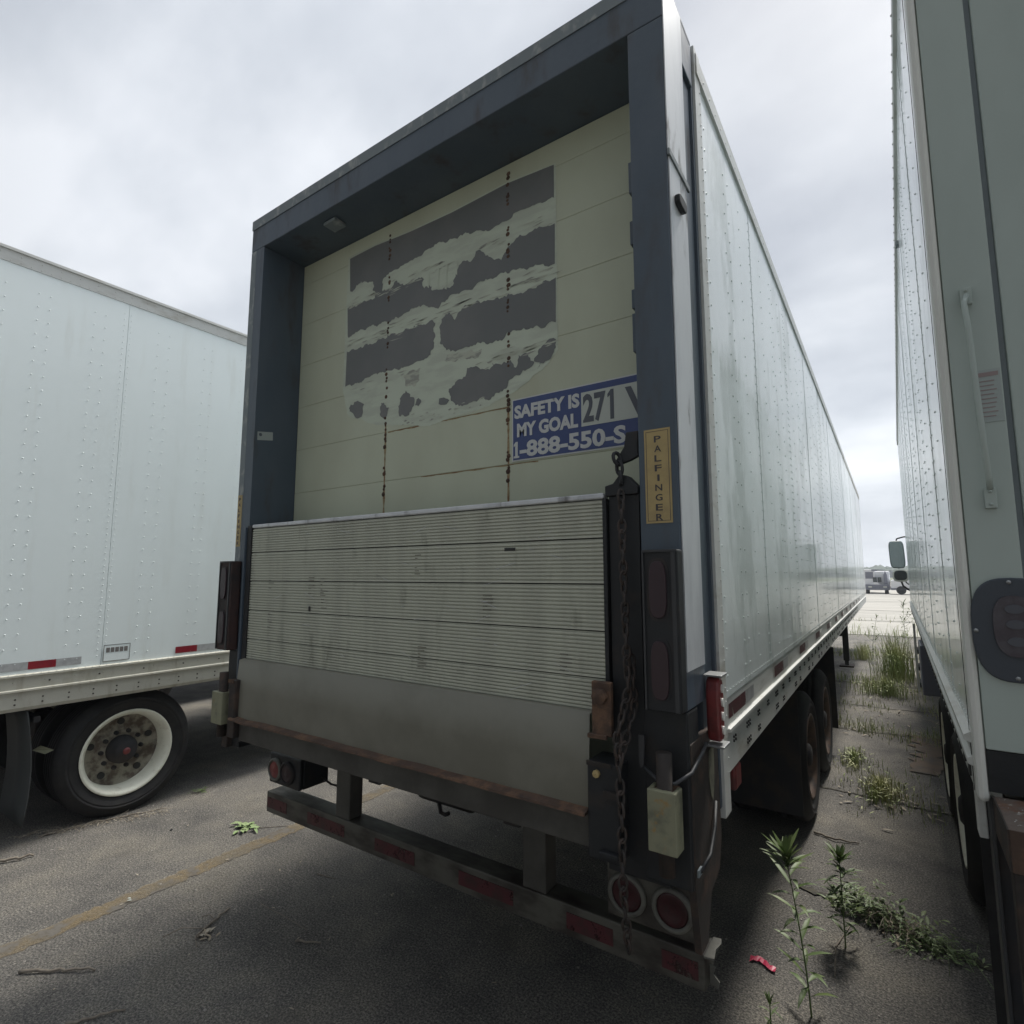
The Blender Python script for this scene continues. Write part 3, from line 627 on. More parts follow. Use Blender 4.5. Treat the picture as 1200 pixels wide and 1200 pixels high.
# lower legs of the frame and corner plates
MB().box(2.452, 2.598, 0.004, .12, .98, 1.498).build('lower_post', 'black', T, .006)
MB().box(-.01, .134, 0.004, .12, .98, 1.498).build('lower_post', 'black', T, .006)
sp = MB().prism([(.02, 1.40), (.33, 1.40), (.34, 1.02), (.30, .93), (.19, .90), (.13, .78), (.06, .78), (.02, .98)], 'x', 2.578, 2.6); sp.build('corner_plate', 'rustbar', T, .003)
sp = MB().prism([(.13, 1.40), (.33, 1.40), (.34, 1.06), (.30, .98), (.19, .96), (.13, .98)], 'x', 0.0, .022); sp.build('corner_plate', 'black', T, .003)
MB().prism([(.215, 1.335), (.27, 1.345), (.262, 1.22), (.24, 1.17), (.222, 1.19), (.205, 1.25)], 'x', 2.6005, 2.603).build('warning_label', mat('grimy_label', (.16, .16, .115), .6, color2=(.07, .07, .055), scale=20), T)
cbm = MB().tube([(2.46, -.02, 1.325), (2.52, -.05, 1.300), (2.57, -.045, 1.300), (2.607, -.0, 1.325), (2.614, .09, 1.36), (2.612, .15, 1.375)], .006, 8); cbm.build('marker_cable', 'trimdark', T)
cbm = MB().tube([(2.61, .04, 1.03), (2.62, .12, 1.05), (2.615, .2, 1.10), (2.606, .26, 1.16)], .006, 8); cbm.build('marker_cable', 'black', T)
MB().box(2.606, 2.612, .02, .055, 1.02, 1.04).build('cable_clip', 'frametrim', T)
# dock bumpers
def block(x0, x1, z0, z1, y0=-.085):
    p_ = MB().prism([(x0, y0), (x1, y0), (x1, -.02), (x1 - .014, -.02), (x1 - .014, y0 + .018), (x0 + .014, y0 + .018), (x0 + .014, -.02), (x0, -.02)], 'z', z0, z1)
    b = p_.build('dock_bumper', 'bumperblock', T, .004)
    cx = (x0 + x1) / 2; MB().tube([(cx, -.05, z0 - .07), (cx, -.05, z1 + .10)], .024, 14).build('bumper_pin', 'rustbar', b)
    MB().box(x0 + .012, x1 - .012, -.066, -.004, z1 - .012, z1 - .004).build('bumper_web', 'rust', b)
block(2.495, 2.583, 1.108, 1.285)
block(.000, .105, 1.115, 1.285)
MB().box(.02, .075, -.03, .06, .98, 1.11).build('bumper_bracket', 'rustbar', T, .006)
# tall red side lamp
rl = MB().prism(oval(.225, 1.473, .032, .105), 'x', 2.602, 2.648).build('side_marker_lamp', 'redlamp', T, .01)
lh = MB()
for i in range(4): lh.disc((2.6495, .228, 1.405 + i * .045), .013, 'x', .006, 12, .014)
lh.build('lamp_facet', 'lightedge', rl)
MB().box(2.600, 2.66, .185, .265, 1.582, 1.589).build('lamp_guard', 'chrome', rl, .002)
MB().box(2.600, 2.66, .185, .265, 1.355, 1.362).build('lamp_guard', 'chrome', rl, .002)
MB().box(2.575, 2.600, .58, .68, 1.09, 1.18).build('mudflap_marker', 'redlamp', T, .01)
# underride bumper with tape and uprights
ub = MB().box(-.105, 2.522, .345, .46, .485, .605); UB = ub.build('underride_bumper', 'beam', T, .006)
for x0, x1 in ((-.095, .10), (.30, .62), (.86, 1.14), (1.42, 1.72), (1.98, 2.18), (2.37, 2.50)):
    MB().box(x0, x1, .3425, .3448, .515, .575).build('reflective_tape', 'tapeshaded', UB)
vs = []
MB().prism([(2.522, .34), (2.556, .345), (2.548, .40), (2.556, .44), (2.55, .47), (2.522, .465)], 'z', .600, .606).build('bent_end', 'ring', UB)
MB().prism([(2.523, .487), (2.55, .478), (2.556, .50), (2.535, .52), (2.545, .545), (2.523, .55)], 'y', .40, .406).build('bent_end', 'ring', UB)
for x0 in (.535, 1.765): MB().box(x0, x0 + .115, .35, .44, .605, 1.045).build('bumper_upright', 'beamdark', UB, .006)
# round light pairs
def round_pair(c1, c2, r, plate, pm, lens2='lens', z0=.65, z1=.86):
    pl = MB().box(plate[0], plate[1], .30, .325, z0, z1).build('light_plate', pm, T, .008)
    for c, ln in ((c1, 'lens'), (c2, lens2)):
        MB().lathe([(r + .017, .0), (r + .017, -.012), (r + .004, -.02), (r, -.010)], (c[0], .30, c[1]), 'y', 32).build('light_ring', 'ring' if ln == 'lens' else 'dark', pl)
        MB().lathe([(r, -.008), (r * .9, -.014), (r * .86, -.013), (r * .7, -.018), (r * .66, -.0165), (r * .4, -.021), (r * .36, -.0195), (.001, -.022)], (c[0], .30, c[1]), 'y', 32).build('lens', ln if c[0] > 1 or ln != 'lens' else 'redlamp', pl)
round_pair((2.262, .748), (2.432, .748), .057, (2.18, 2.512), 'beam', z0=.655, z1=.90)
round_pair((.045, .772), (.165, .772), .048, (-.02, .275), 'black', 'lensdark', z0=.69, z1=.86)
MB().box(-.02, .275, .326, .50, .69, .86).build('light_box', 'black', T, .008)
MB().box(2.18, 2.512, .326, .40, .655, .95).build('light_box', 'black', T, .008)
MB().box(2.28, 2.50, .10, .30, .92, 1.04).build('frame_foot', 'black', T, .006)
# chains
def chain(pts, pitch=.034, r=.0048, lw=.012):
    mb = MB(); P = [Vector(p) for p in pts]; seglen = [(b - a).length for a, b in zip(P[:-1], P[1:])]; tot = sum(seglen); n = int(tot / pitch)
    def at(d):
        for a, b, l_ in zip(P[:-1], P[1:], seglen):
            if d <= l_: return a.lerp(b, d / l_)
            d -= l_
        return P[-1]
    for i in range(n):
        c = at((i + .5) * pitch); d = (at(min(tot, (i + 1) * pitch)) - at(i * pitch)).normalized(); a = Vector((1, 0, 0)) if i % 2 else Vector((0, 1, 0)); a = (a - d * a.dot(d)).normalized()
        a = (a * .85 + d.cross(a) * .5 * (-1) ** (i // 2)).normalized()
        hl = pitch * .66; pp = []
        for k in range(12):
            t = 2 * pi * k / 12; pp.append(c + d * hl * cos(t) + a * lw * sin(t))
        pp.append(pp[0]); mb.tube(pp, r, 6, False)
    return mb
chain([(2.412, -.03, 2.20), (2.417, -.035, 1.9), (2.425, -.04, 1.55), (2.40, -.075, 1.42), (2.42, -.1, 1.2), (2.419, -.1, 1.0), (2.412, -.05, .77)]).build('lift_chain', 'chain', T)
chain([(2.432, -.02, 1.66), (2.44, -.03, 1.5), (2.405, -.085, 1.33)], .034).build('lift_chain', 'chain', T)
chain([(2.385, .0, 2.335), (2.40, -.005, 2.28), (2.405, -.01, 2.225)], .036, .0065, .015).build('hook_chain', 'black', T)
hk = MB().prism([(2.462, 2.41), (2.418, 2.41), (2.41, 2.36), (2.375, 2.31), (2.392, 2.30), (2.43, 2.31), (2.459, 2.322)], 'y', .01, .03); hk.build('chain_hook', 'black', T, .003)
MB().prism([(2.345, 2.19), (2.345, 2.225), (2.375, 2.232), (2.40, 2.262), (2.425, 2.255), (2.462, 2.215), (2.462, 2.19)], 'y', -.01, .04).build('gate_ear', 'black', T, .003)
MB().prism([(2.452, 1.42), (2.470, 1.42), (2.467, 1.33), (2.456, 1.32), (2.451, 1.35)], 'y', -.03, -.02).build('wire_tag', 'trimdark', T)
# undercarriage
for x in (.85, 1.7): MB().box(x, x + .08, .3, 5.8, .86, 1.14).build('frame_rail', 'dark', T)
MB().box(.05, 2.55, .45, LEN - .1, 1.14, 1.19).build('floor_pan', 'dark', T)
for k in range(7): MB().box(.85, 1.78, .9 + k * .75, .98 + k * .75, .9, 1.1).build('cross_member', 'dark', T)
MB().box(1.9, 2.55, 2.78, 2.83, 1.12, 1.16).build('flap_hanger', 'dark', T)
MB().lathe([(.001, -.24), (.10, -.24), (.128, -.21), (.128, .21), (.10, .24), (.001, .24)], (.56, 1.3, .485), 'x', 24).build('air_tank', 'dark', T)
MB().box(.52, .56, 1.28, 1.32, .60, 1.15).build('tank_hanger', 'dark', T)
MB().tube([(.52, 1.22, .40), (.54, 1.22, .33), (.58, 1.22, .325), (.61, 1.22, .34)], .014, 8).build('drain_valve', 'dark', T)
MB().tube([(.30, .75, .80), (.40, .8, .70), (.52, .85, .665), (.66, .88, .70), (.76, .9, .80)], .007, 8).build('air_hose', 'dark', T)
MB().tube([(.27, .45, .73), (.34, .47, .695), (.43, .49, .69), (.44, .49, .72)], .006, 8).build('light_wire', 'dark', T)
for y in (3.42, 4.72):
    MB().tube([(.25, y, .5), (2.35, y, .5)], .065, 14).build('axle', 'dark', T)
    for x in (.75, 1.70): MB().box(x, x + .1, y - .5, y + .5, .62, .78).build('leaf_spring', 'dark', T, .01)
    wheel(T, 2.54, y, side=1, rim='rimrust', face='rimrust', dish=.12)
    wheel(T, 2.22, y, side=1, rim='rimdirty', face='rimdirty')
    wheel(T, .06, y, side=-1, rim='rimdirty')
    wheel(T, .38, y, side=-1, rim='rimdirty')
for x0 in (1.95, .02): MB().box(x0, x0 + .585, 2.80, 2.808, .22, 1.15).build('mud_flap', 'dark', T)
for x0 in (1.98, .02): MB().box(x0, x0 + .6, 5.42, 5.428, .25, 1.12).build('mud_flap', 'dark', T)
# landing gear
for x in (2.30, .22):
    lg = MB().box(x - .055, x + .055, 12.0, 12.13, .12, 1.2); lg.build('landing_leg', 'black', T, .01)
    MB().box(x - .13, x + .13, 11.9, 12.23, .0, .03).build('landing_foot', 'rustbar', T, .004)
    MB().box(x - .035, x + .035, 12.03, 12.1, .02, .2).build('landing_ram', 'black', T)
    MB().add([(x - .03, 12.06, .7), (x + .03, 12.06, .7), (x + .03, 13.1, 1.19), (x - .03, 13.1, 1.19), (x - .03, 12.06, .75), (x + .03, 12.06, .75), (x + .03, 13.0, 1.19), (x - .03, 13.0, 1.19)], [(0, 1, 2, 3), (4, 5, 6, 7), (0, 3, 7, 4), (1, 2, 6, 5)]).build('landing_brace', 'black', T)
MB().box(.25, 2.27, 12.03, 12.09, .62, .68).build('landing_crossbar', 'black', T)

# ================================================= LEFT TRAILER (local x = world + 2)
Lt = thing('semi_trailer', 'pale riveted trailer on the left with its white dished wheel showing below the side', 'trailer', (-2.0, 0, 0))
Y0, Y1 = -1.75, 13.5
LTOP, LBOT = 4.19, 1.225
mb = MB()
seams = [Y0, -1.13, .09, 1.31] + [1.31 + 1.22 * i for i in range(1, 11)]
seams[-1] = Y1
for i, (a, b) in enumerate(zip(seams[:-1], seams[1:])):
    mb.box(-.03, .0015 * (i % 2), a + .0015, b - .0015, LBOT, LTOP)
    xr = .0015 * (i % 2)
    if a > 3: continue
    for yy, stp in [(b - .03, .05), (b + .02, .05)] + [(a + q, .105) for q in (.235, .325, .63, .70, .985, 1.06)]:
        n = int((LTOP - LBOT - .08) / stp)
        for k in range(n): mb.rivet((xr + (.0015 if yy > b and i % 2 == 0 else 0), yy, LBOT + .07 + k * stp), (1, 0, 0), .0058 if stp > .06 else .0045, .003)
mb.build('side_wall', 'side2', Lt)
mb = MB().box(-2.6, -2.57, Y0, Y1, LBOT, LTOP); mb.build('side_wall', 'side2', Lt)
MB().box(-2.57, -.03, Y0 + .02, Y0 + .07, 1.1, LTOP).build('rear_door', 'side2', Lt)
MB().box(-2.57, -.03, Y1 - .05, Y1 - .02, 1.1, LTOP).build('front_wall', 'side2', Lt)
MB().box(-2.6, 0, Y0, Y1, 4.27, 4.295).build('roof', 'rail', Lt)
tr = MB().prism([(-.04, 4.185), (.006, 4.185), (.008, 4.27), (.02, 4.275), (.02, 4.295), (0, 4.305), (-.04, 4.305)], 'y', Y0, Y1)
for k in range(90):
    tr.rivet((.0075, Y0 + .05 + k * .06, 4.20), (1, 0, 0), .0045, .003)
    if k % 2 == 0: tr.rivet((.0075, Y0 + .05 + k * .06, 4.245), (1, 0, 0), .006, .004)
tr.build('top_rail', 'rail', Lt)
MB().prism([(-2.606, 4.185), (-2.56, 4.185), (-2.56, 4.305), (-2.606, 4.305)], 'y', Y0, Y1).build('top_rail', 'rail', Lt)
br = MB().prism([(-.05, 1.225), (.004, 1.225), (.02, 1.218), (.02, 1.206), (.006, 1.198), (.004, 1.12), (.022, 1.115), (.022, 1.103), (.005, 1.095), (.003, .99), (-.012, .965), (-.05, .965)], 'y', Y0, Y1)
for k in range(110):
    br.rivet((.018, Y0 + .03 + k * .045, 1.2235), (.2, 0, 1), .004, .003)
    if k % 2 == 0: br.rivet((.005, Y0 + .06 + k * .09, 1.17), (1, 0, 0), .006, .004)
br.slot = 1
bl = br; rb_ = random.Random(5)
for k in range(26):
    y = Y0 + .1 + k * .155
    for q in (1.07, 1.035): bl.disc((.005, y, q - .02), .006, 'x', .006, 6)
    if k % 2: bl.disc((.007, y + .03, 1.16), .006, 'x', .006, 6)
bl.build('bottom_rail', ('raildirty', 'rustbar'), Lt)
MB().prism([(-2.602, .965), (-2.55, .965), (-2.55, 1.225), (-2.602, 1.225)], 'y', Y0, Y1).build('bottom_rail', 'raildirty', Lt)
for y0, y1, m in ((-.66, -.357, 'tapewhite'), (-.357, -.195, 'tapered'), (-.195, -.04, 'tapewhite'), (.634, .815, 'tapered'), (.815, .995, 'tapewhite'), (.995, 1.2, 'tapered'), (-1.4, -1.2, 'tapered')):
    MB().add([(.0042, y0, 1.25), (.0042, y1, 1.25), (.0042, y1, 1.305), (.0042, y0, 1.305)], [(0, 1, 2, 3)]).build('reflective_tape', m, Lt)
# small plate with a number under a frame
pl = MB().add([(.0042, .10, 1.245), (.0042, .285, 1.245), (.0042, .285, 1.375), (.0042, .10, 1.375)], [(0, 1, 2, 3)]).build('number_plate', 'side2', Lt)
bd = MB()
for a in ((.10, .285, 1.245, 1.250), (.10, .285, 1.370, 1.375), (.10, .104, 1.25, 1.37), (.281, .285, 1.25, 1.37)): bd.box(.0045, .0052, a[0], a[1], a[2], a[3])
bd.build('plate_border', 'inkdim', pl)
dg = MB()
for k in range(5): dg.box(.0045, .0052, .118 + k * .031, .143 + k * .031, 1.315, 1.352)
dg.build('plate_digits', 'inkdim', pl)
# underside
MB().box(-2.5, -.06, Y0 + .1, Y1, 1.0, 1.1).build('floor_pan', 'dark', Lt)
for x in (-1.75, -.9): MB().box(x, x + .09, Y0 + .3, 4.5, .82, 1.0).build('frame_rail', 'dark', Lt)
for y in (.375,):
    MB().tube([(-2.4, y, .49), (-.2, y, .49)], .065, 14).build('axle', 'dark', Lt)
    MB().box(-1.0, -.72, y - .45, y + .45, .60, .75).build('leaf_spring', 'dark', Lt, .01)
    MB().lathe([(.001, -.1), (.09, -.1), (.09, .1), (.001, .1)], (-.72, y + .2, .55), 'y', 16).build('brake_chamber', 'dark', Lt)
    wheel(Lt, -.11, y, R=.495, side=1, rim='rim', face='rimdirty', dish=.15, rimr=.33, red=True)
    wheel(Lt, -.44, y, R=.495, side=1, rim='rimdirty')
    wheel(Lt, -2.54, y, R=.495, side=-1, rim='rimdirty')
    wheel(Lt, -2.21, y, R=.495, side=-1, rim='rimdirty')
mf = MB(); vs = []
for i in range(9):
    z = .95 - i * .1; b_ = -.33 + .05 * sin(i / 8 * 2.6)
    vs += [(-.60, b_ + .012, z), (-.02, b_, z)]
mf.add(vs, [(2 * i, 2 * i + 1, 2 * i + 3, 2 * i + 2) for i in range(8)], True); mf = mf.build('mud_flap', mat('mud_flap_rubber', (.035, .04, .04), .6), Lt); so_ = mf.modifiers.new('solid', 'SOLIDIFY'); so_.thickness = .008
MB().box(-.30, -.05, -.28, -.24, .86, .90).build('flap_bracket', 'dark', Lt)
MB().add([(-.20, -.23, .63), (-.13, -.17, .60), (-.12, -.12, .62), (-.17, -.19, .66)], [(0, 1, 2, 3)]).build('bent_tab', 'bumperblock', Lt)

# neighbour trailer added on the left to darken the view under the pale trailer
Nt = thing('semi_trailer', 'white trailer added beyond the pale riveted trailer to darken the ground under it', 'trailer', (-5.6, 0, 0))
MB().box(-2.6, 0, -1.5, 14, 1.2, 4.15).build('box_body', 'side2', Nt, .01)
MB().box(-2.55, -.05, -1.4, 13.9, 1.0, 1.2).build('floor_pan', 'dark', Nt)
for y in (.6, 1.9):
    wheel(Nt, -.05, y, side=1, rim='rimdirty'); wheel(Nt, -2.5, y, side=-1, rim='rimdirty')
# ================================================= RIGHT BOX TRUCK (local: x to the right, y forward)
R_ = thing('box_truck', 'box truck at the right edge with grey green rear and rusty step', 'truck', (3.3, .23, 0), -.0125)
BL = 9.25
side_wall(0, -1, .04, BL, 1.49, 4.12, R_, 'side', pitch=.61, rows=(.30,), rr=.004)
MB().box(2.47, 2.5, .04, BL, 1.49, 4.12).build('side_wall', 'side2', R_)
MB().box(.03, 2.47, BL - .03, BL, 1.4, 4.15).build('front_wall', 'side2', R_)
MB().box(0, 2.5, .02, BL, 4.15, 4.18).build('roof', 'rail', R_)
t_ = MB().prism([(-.014, 4.10), (.03, 4.10), (.03, 4.19), (.0, 4.20), (-.014, 4.18)], 'y', .0, BL + .01)
for k in range(90): t_.rivet((-.014, .08 + k * .1, 4.125), (-1, 0, 0), .007, .006)
t_.build('top_rail', 'rail', R_)
MB().box(-.018, -.002, 2.05, 2.10, 3.97, 4.0).build('clearance_lamp', 'frametrim', R_, .003)
MB().box(2.47, 2.512, 0, BL, 4.10, 4.19).build('top_rail', 'rail', R_)
# side rail
r_ = MB().prism([(-.004, 1.49), (-.02, 1.48), (-.02, 1.468), (-.004, 1.46), (-.004, 1.425), (-.016, 1.418), (-.016, 1.404), (-.003, 1.398), (-.003, 1.33), (.02, 1.32), (.05, 1.32), (.05, 1.49)], 'y', .04, BL)
r_.slot = 1; bl = r_
for k in range(60):
    y = .14 + k * .15; bl.box(-.008, -.0025, y, y + .045, 1.345, 1.375)
bl.build('bottom_rail', ('rail', 'seamdark'), R_)
for k in range(8): MB().add([(-.0055, .6 + k * 1.1, 1.428), (-.0055, .85 + k * 1.1, 1.428), (-.0055, .85 + k * 1.1, 1.457), (-.0055, .6 + k * 1.1, 1.457)], [(0, 1, 2, 3)]).build('reflective_tape', 'tapewhite', R_)
# rear corner post and rear face
MB().box(-.004, .022, -.004, .055, 1.32, 4.19).build('corner_post', 'lightedge', R_, .012)
MB().box(-.006, -.0045, .058, .062, 1.33, 4.15).build('post_seam', 'seamdark', R_)
MB().box(.0225, .132, -.002, .05, 1.458, 4.18).build('rear_frame', 'truckrear', R_, .003)
MB().box(.1325, .146, .012, .05, 1.458, 4.18).build('door_gap', mat('grey_gap', (.20, .235, .25), .5), R_)
MB().box(.1465, 2.35, -.0, .05, 1.458, 3.95).build('rear_door', 'truckrear', R_, .004)
MB().box(.1465, 2.35, -.004, .05, 3.955, 4.18).build('rear_header', 'truckrear', R_, .004)
MB().box(2.355, 2.50, -.002, .05, 1.40, 4.19).build('rear_frame', 'truckrear', R_, .004)
MB().box(1.24, 1.252, -.003, -.0005, 1.49, 3.94).build('door_seam', 'seamdark', R_)
# grab handle with two feet
gh = MB().tube([(.072, -.03, 2.705), (.062, -.045, 2.68), (.066, -.05, 2.60), (.072, -.05, 2.35), (.078, -.045, 2.18), (.080, -.03, 2.15)], .0075, 10)
gh.build('grab_handle', 'truckrear', R_)
for z0, z1 in ((2.685, 2.735), (2.10, 2.155)):
    f_ = MB().box(.058 if z0 > 2.4 else .068, .084 if z0 > 2.4 else .094, -.016, -.0025, z0, z1); f_.rivet((.071 if z0 > 2.4 else .081, -.017, z0 + .01), (0, -1, 0), .005, .005); f_.rivet((.071 if z0 > 2.4 else .081, -.017, z1 - .01), (0, -1, 0), .005, .005); f_.build('handle_foot', 'truckrear', R_, .002)
# faint notice
nl = MB().box(.070, .128, -.0034, -.0022, 2.34, 2.49).build('notice_label', mat('notice_ground', (.35, .40, .385), .5), R_)
MB().box(.074, .124, -.0042, -.0035, 2.470, 2.482).build('notice_heading', 'redprint', nl)
nn = MB()
for k in range(9): nn.box(.076, .076 + random.uniform(.035, .046), -.0042, -.0035, 2.455 - k * .0125, 2.458 - k * .0125)
nn.build('notice_lines', 'redprint', nl)
# oval lamp recess
ov = MB().prism(oval(.105, 1.775, .090, .137, 40, 2.8), 'y', -.012, -.0022).build('lamp_recess', mat('dark_lamp_plate', (.045, .055, .07), .45), R_, .004)
LM = (mat('smoky_lens', (.055, .045, .055), .4, color2=(.075, .07, .08), scale=30), mat('lens_facet', (.075, .08, .095), .4))
ls = MB().prism(oval(.105, 1.785, .045, .080, 32, 2.6), 'y', -.018, -.0122); ls.slot = 1
lf = MB()
for c in ((.1, 1.90), (.024, 1.77), (.10, 1.65)): lf.rivet((c[0], -.0125, c[1]), (0, -1, 0), .006, .004)
lf.build('screws', 'chrome', ov)
for z in (1.745, 1.79, 1.83): ls.prism(oval(.105, z, .02, .012, 14, 2), 'y', -.0205, -.0175)
ls.build('lens', LM, ov)

# dark sill and rusty step
MB().box(.022, 2.48, .0, .05, 1.35, 1.456).build('rear_sill', 'black', R_)
stp = MB(); rr_ = random.Random(4); nxs, nys = 60, 10; vs = []
for i in range(nxs + 1):
    for j in range(nys + 1): vs.append((.03 + 2.42 * i / nxs, -.235 + .235 * j / nys, 1.340 + (.004 * noise.noise(Vector((i * .8, j * .9, 0))) if 0 < j < nys else 0)))
stp.add(vs, [(i * (nys + 1) + j, (i + 1) * (nys + 1) + j, (i + 1) * (nys + 1) + j + 1, i * (nys + 1) + j + 1) for i in range(nxs) for j in range(nys)])
ST = stp.build('rusty_step', mat('flaking_step', (.115, .09, .075), .85, color2=(.38, .38, .35), scale=22, lo=.56, hi=.66, bump=.004, bscale=60, dirt=(.13, .07, .045), dscale=12, dlo=.45, dhi=.6), R_)
MB().box(.03, 2.45, -.24, -.236, 1.25, 1.342).build('step_edge', 'rust', ST)
MB().box(.026, .0295, -.24, 0, 1.25, 1.342).build('step_edge', 'rustbar', ST)
fk = MB()
for k in range(60):
    x = rr_.uniform(.035, .25); y = rr_.uniform(-.225, -.02); q = rr_.uniform(.002, .006)
    fk.add([(x, y, 1.346), (x + q, y + q * .5, 1.3465), (x + q * .4, y + q, 1.346)], [(0, 1, 2)])
fk.build('paint_flakes', 'white', ST)
MB().box(.03, .075, -.235, -.19, .55, 1.249).build('step_post', 'rustbar', R_, .004)
MB().box(2.40, 2.445, -.235, -.19, .55, 1.249).build('step_post', 'rustbar', R_, .004)
MB().box(.03, 2.45, -.232, -.17, .47, .549).build('underride_bar', 'rustbar', R_, .004)
MB().box(.02, .028, .02, .09, .42, 1.33).build('corner_strap', 'trimdark', R_, .002)
MB().box(.028, .2, .04, .15, .45, 1.3).build('rear_bracket', 'dark', R_)
MB().box(-.002, .018, .08, .14, 1.20, 1.33).build('torn_rail_end', 'rail', R_, .003)
# chassis
MB().box(.1, 2.4, .1, BL, 1.2, 1.315).build('floor_pan', 'dark', R_)
for x in (.75, 1.65): MB().box(x, x + .08, .2, 11.0, .85, 1.12).build('frame_rail', 'dark', R_)
MB().box(.03, .6, .55, .558, .3, 1.2).build('mud_flap', 'rubber', R_)
for y in (2.55, 3.85):
    MB().tube([(.2, y, .5), (2.3, y, .5)], .065, 12).build('axle', 'dark', R_)
    wheel(R_, .08, y, side=-1, rim='rim', dish=.11); wheel(R_, .40, y, side=-1, rim='rimdirty'); wheel(R_, 2.42, y, side=1, rim='rimdirty')
# side boxes and tank with steps
MB().box(.0, .5, 5.6, 6.3, .62, 1.15).build('tool_box', 'vehgrey', R_, .015)
fb = MB().lathe([(.001, -.55), (.26, -.55), (.27, -.53), (.27, .53), (.26, .55), (.001, .55)], (.30, 7.6, .78), 'y', 28); fb.build('fuel_tank', 'chrome', R_)
for z in (.55, .75, .95): MB().box(-.03, .06, 6.55, 6.9, z, z + .05).build('side_step', 'black', R_, .006)
MB().box(-.035, -.01, 6.5, 6.54, .5, 1.32).build('step_hanger', 'lightedge', R_, .004)
# cab
cb = MB().prism([(9.45, .75), (11.75, .75), (11.85, 1.6), (11.5, 1.9), (11.15, 2.75), (9.55, 2.85), (9.45, 2.7)], 'x', .12, 2.38).build('cab', 'vehwhite', R_, .05)
MB().prism([(10.3, 1.85), (11.25, 1.85), (11.0, 2.55), (10.35, 2.6)], 'x', .112, .119).build('side_window', 'glass', cb)
MB().prism([(10.3, 1.85), (11.25, 1.85), (11.0, 2.55), (10.35, 2.6)], 'x', 2.381, 2.388).build('side_window', 'glass', cb)
MB().add([(.3, 11.49, 1.98), (2.2, 11.49, 1.98), (2.2, 11.22, 2.68), (.3, 11.22, 2.68)], [(0, 1, 2, 3)]).build('windscreen', 'glass', cb)
MB().box(.15, 2.35, 11.86, 11.95, .45, .8).build('front_bumper', 'chrome', R_, .02)
for x in (.14, 2.36):
    wheel(R_, x, 10.9, side=-1 if x < 1 else 1, rim='rim', dish=.06)
# west coast mirror
mr = MB().prism(oval(0, 0, .115, .245, 28, 5), 'y', 10.03, 10.12)
for i, v in enumerate(mr.v): mr.v[i] = (v[0] - .135 + v[2] * -.03, v[1], v[2] + 2.275)
MR = mr.build('side_mirror', 'mirrorback', R_, .02)
g1 = MB().prism(oval(0, 0, .098, .228, 28, 5), 'y', 10.022, 10.029)
for i, v in enumerate(g1.v): g1.v[i] = (v[0] - .135 + v[2] * -.03, v[1], v[2] + 2.275)
g1.build('mirror_glass', 'mirrorglass', MR)
m2 = MB().prism(oval(-.105, 1.90, .118, .108, 28, 3.4), 'y', 10.03, 10.12).build('side_mirror', 'lightedge', R_, .02)
MB().prism(oval(-.105, 1.905, .095, .085, 28, 3.0), 'y', 10.022, 10.029).build('mirror_glass', 'glass', m2)
MB().tube([(.12, 10.1, 2.60), (-.02, 10.1, 2.59), (-.12, 10.1, 2.56), (-.135, 10.1, 2.50)], .013, 8).build('mirror_arm', 'black', R_)
MB().tube([(.12, 10.1, 1.62), (.0, 10.1, 1.65), (-.08, 10.1, 1.72), (-.10, 10.1, 1.80)], .015, 8).build('mirror_arm', 'black', R_)
MB().tube([(.12, 10.1, 1.72), (.03, 10.1, 1.72), (-.03, 10.1, 1.78), (-.04, 10.1, 1.82)], .010, 8).build('mirror_arm', 'black', R_)

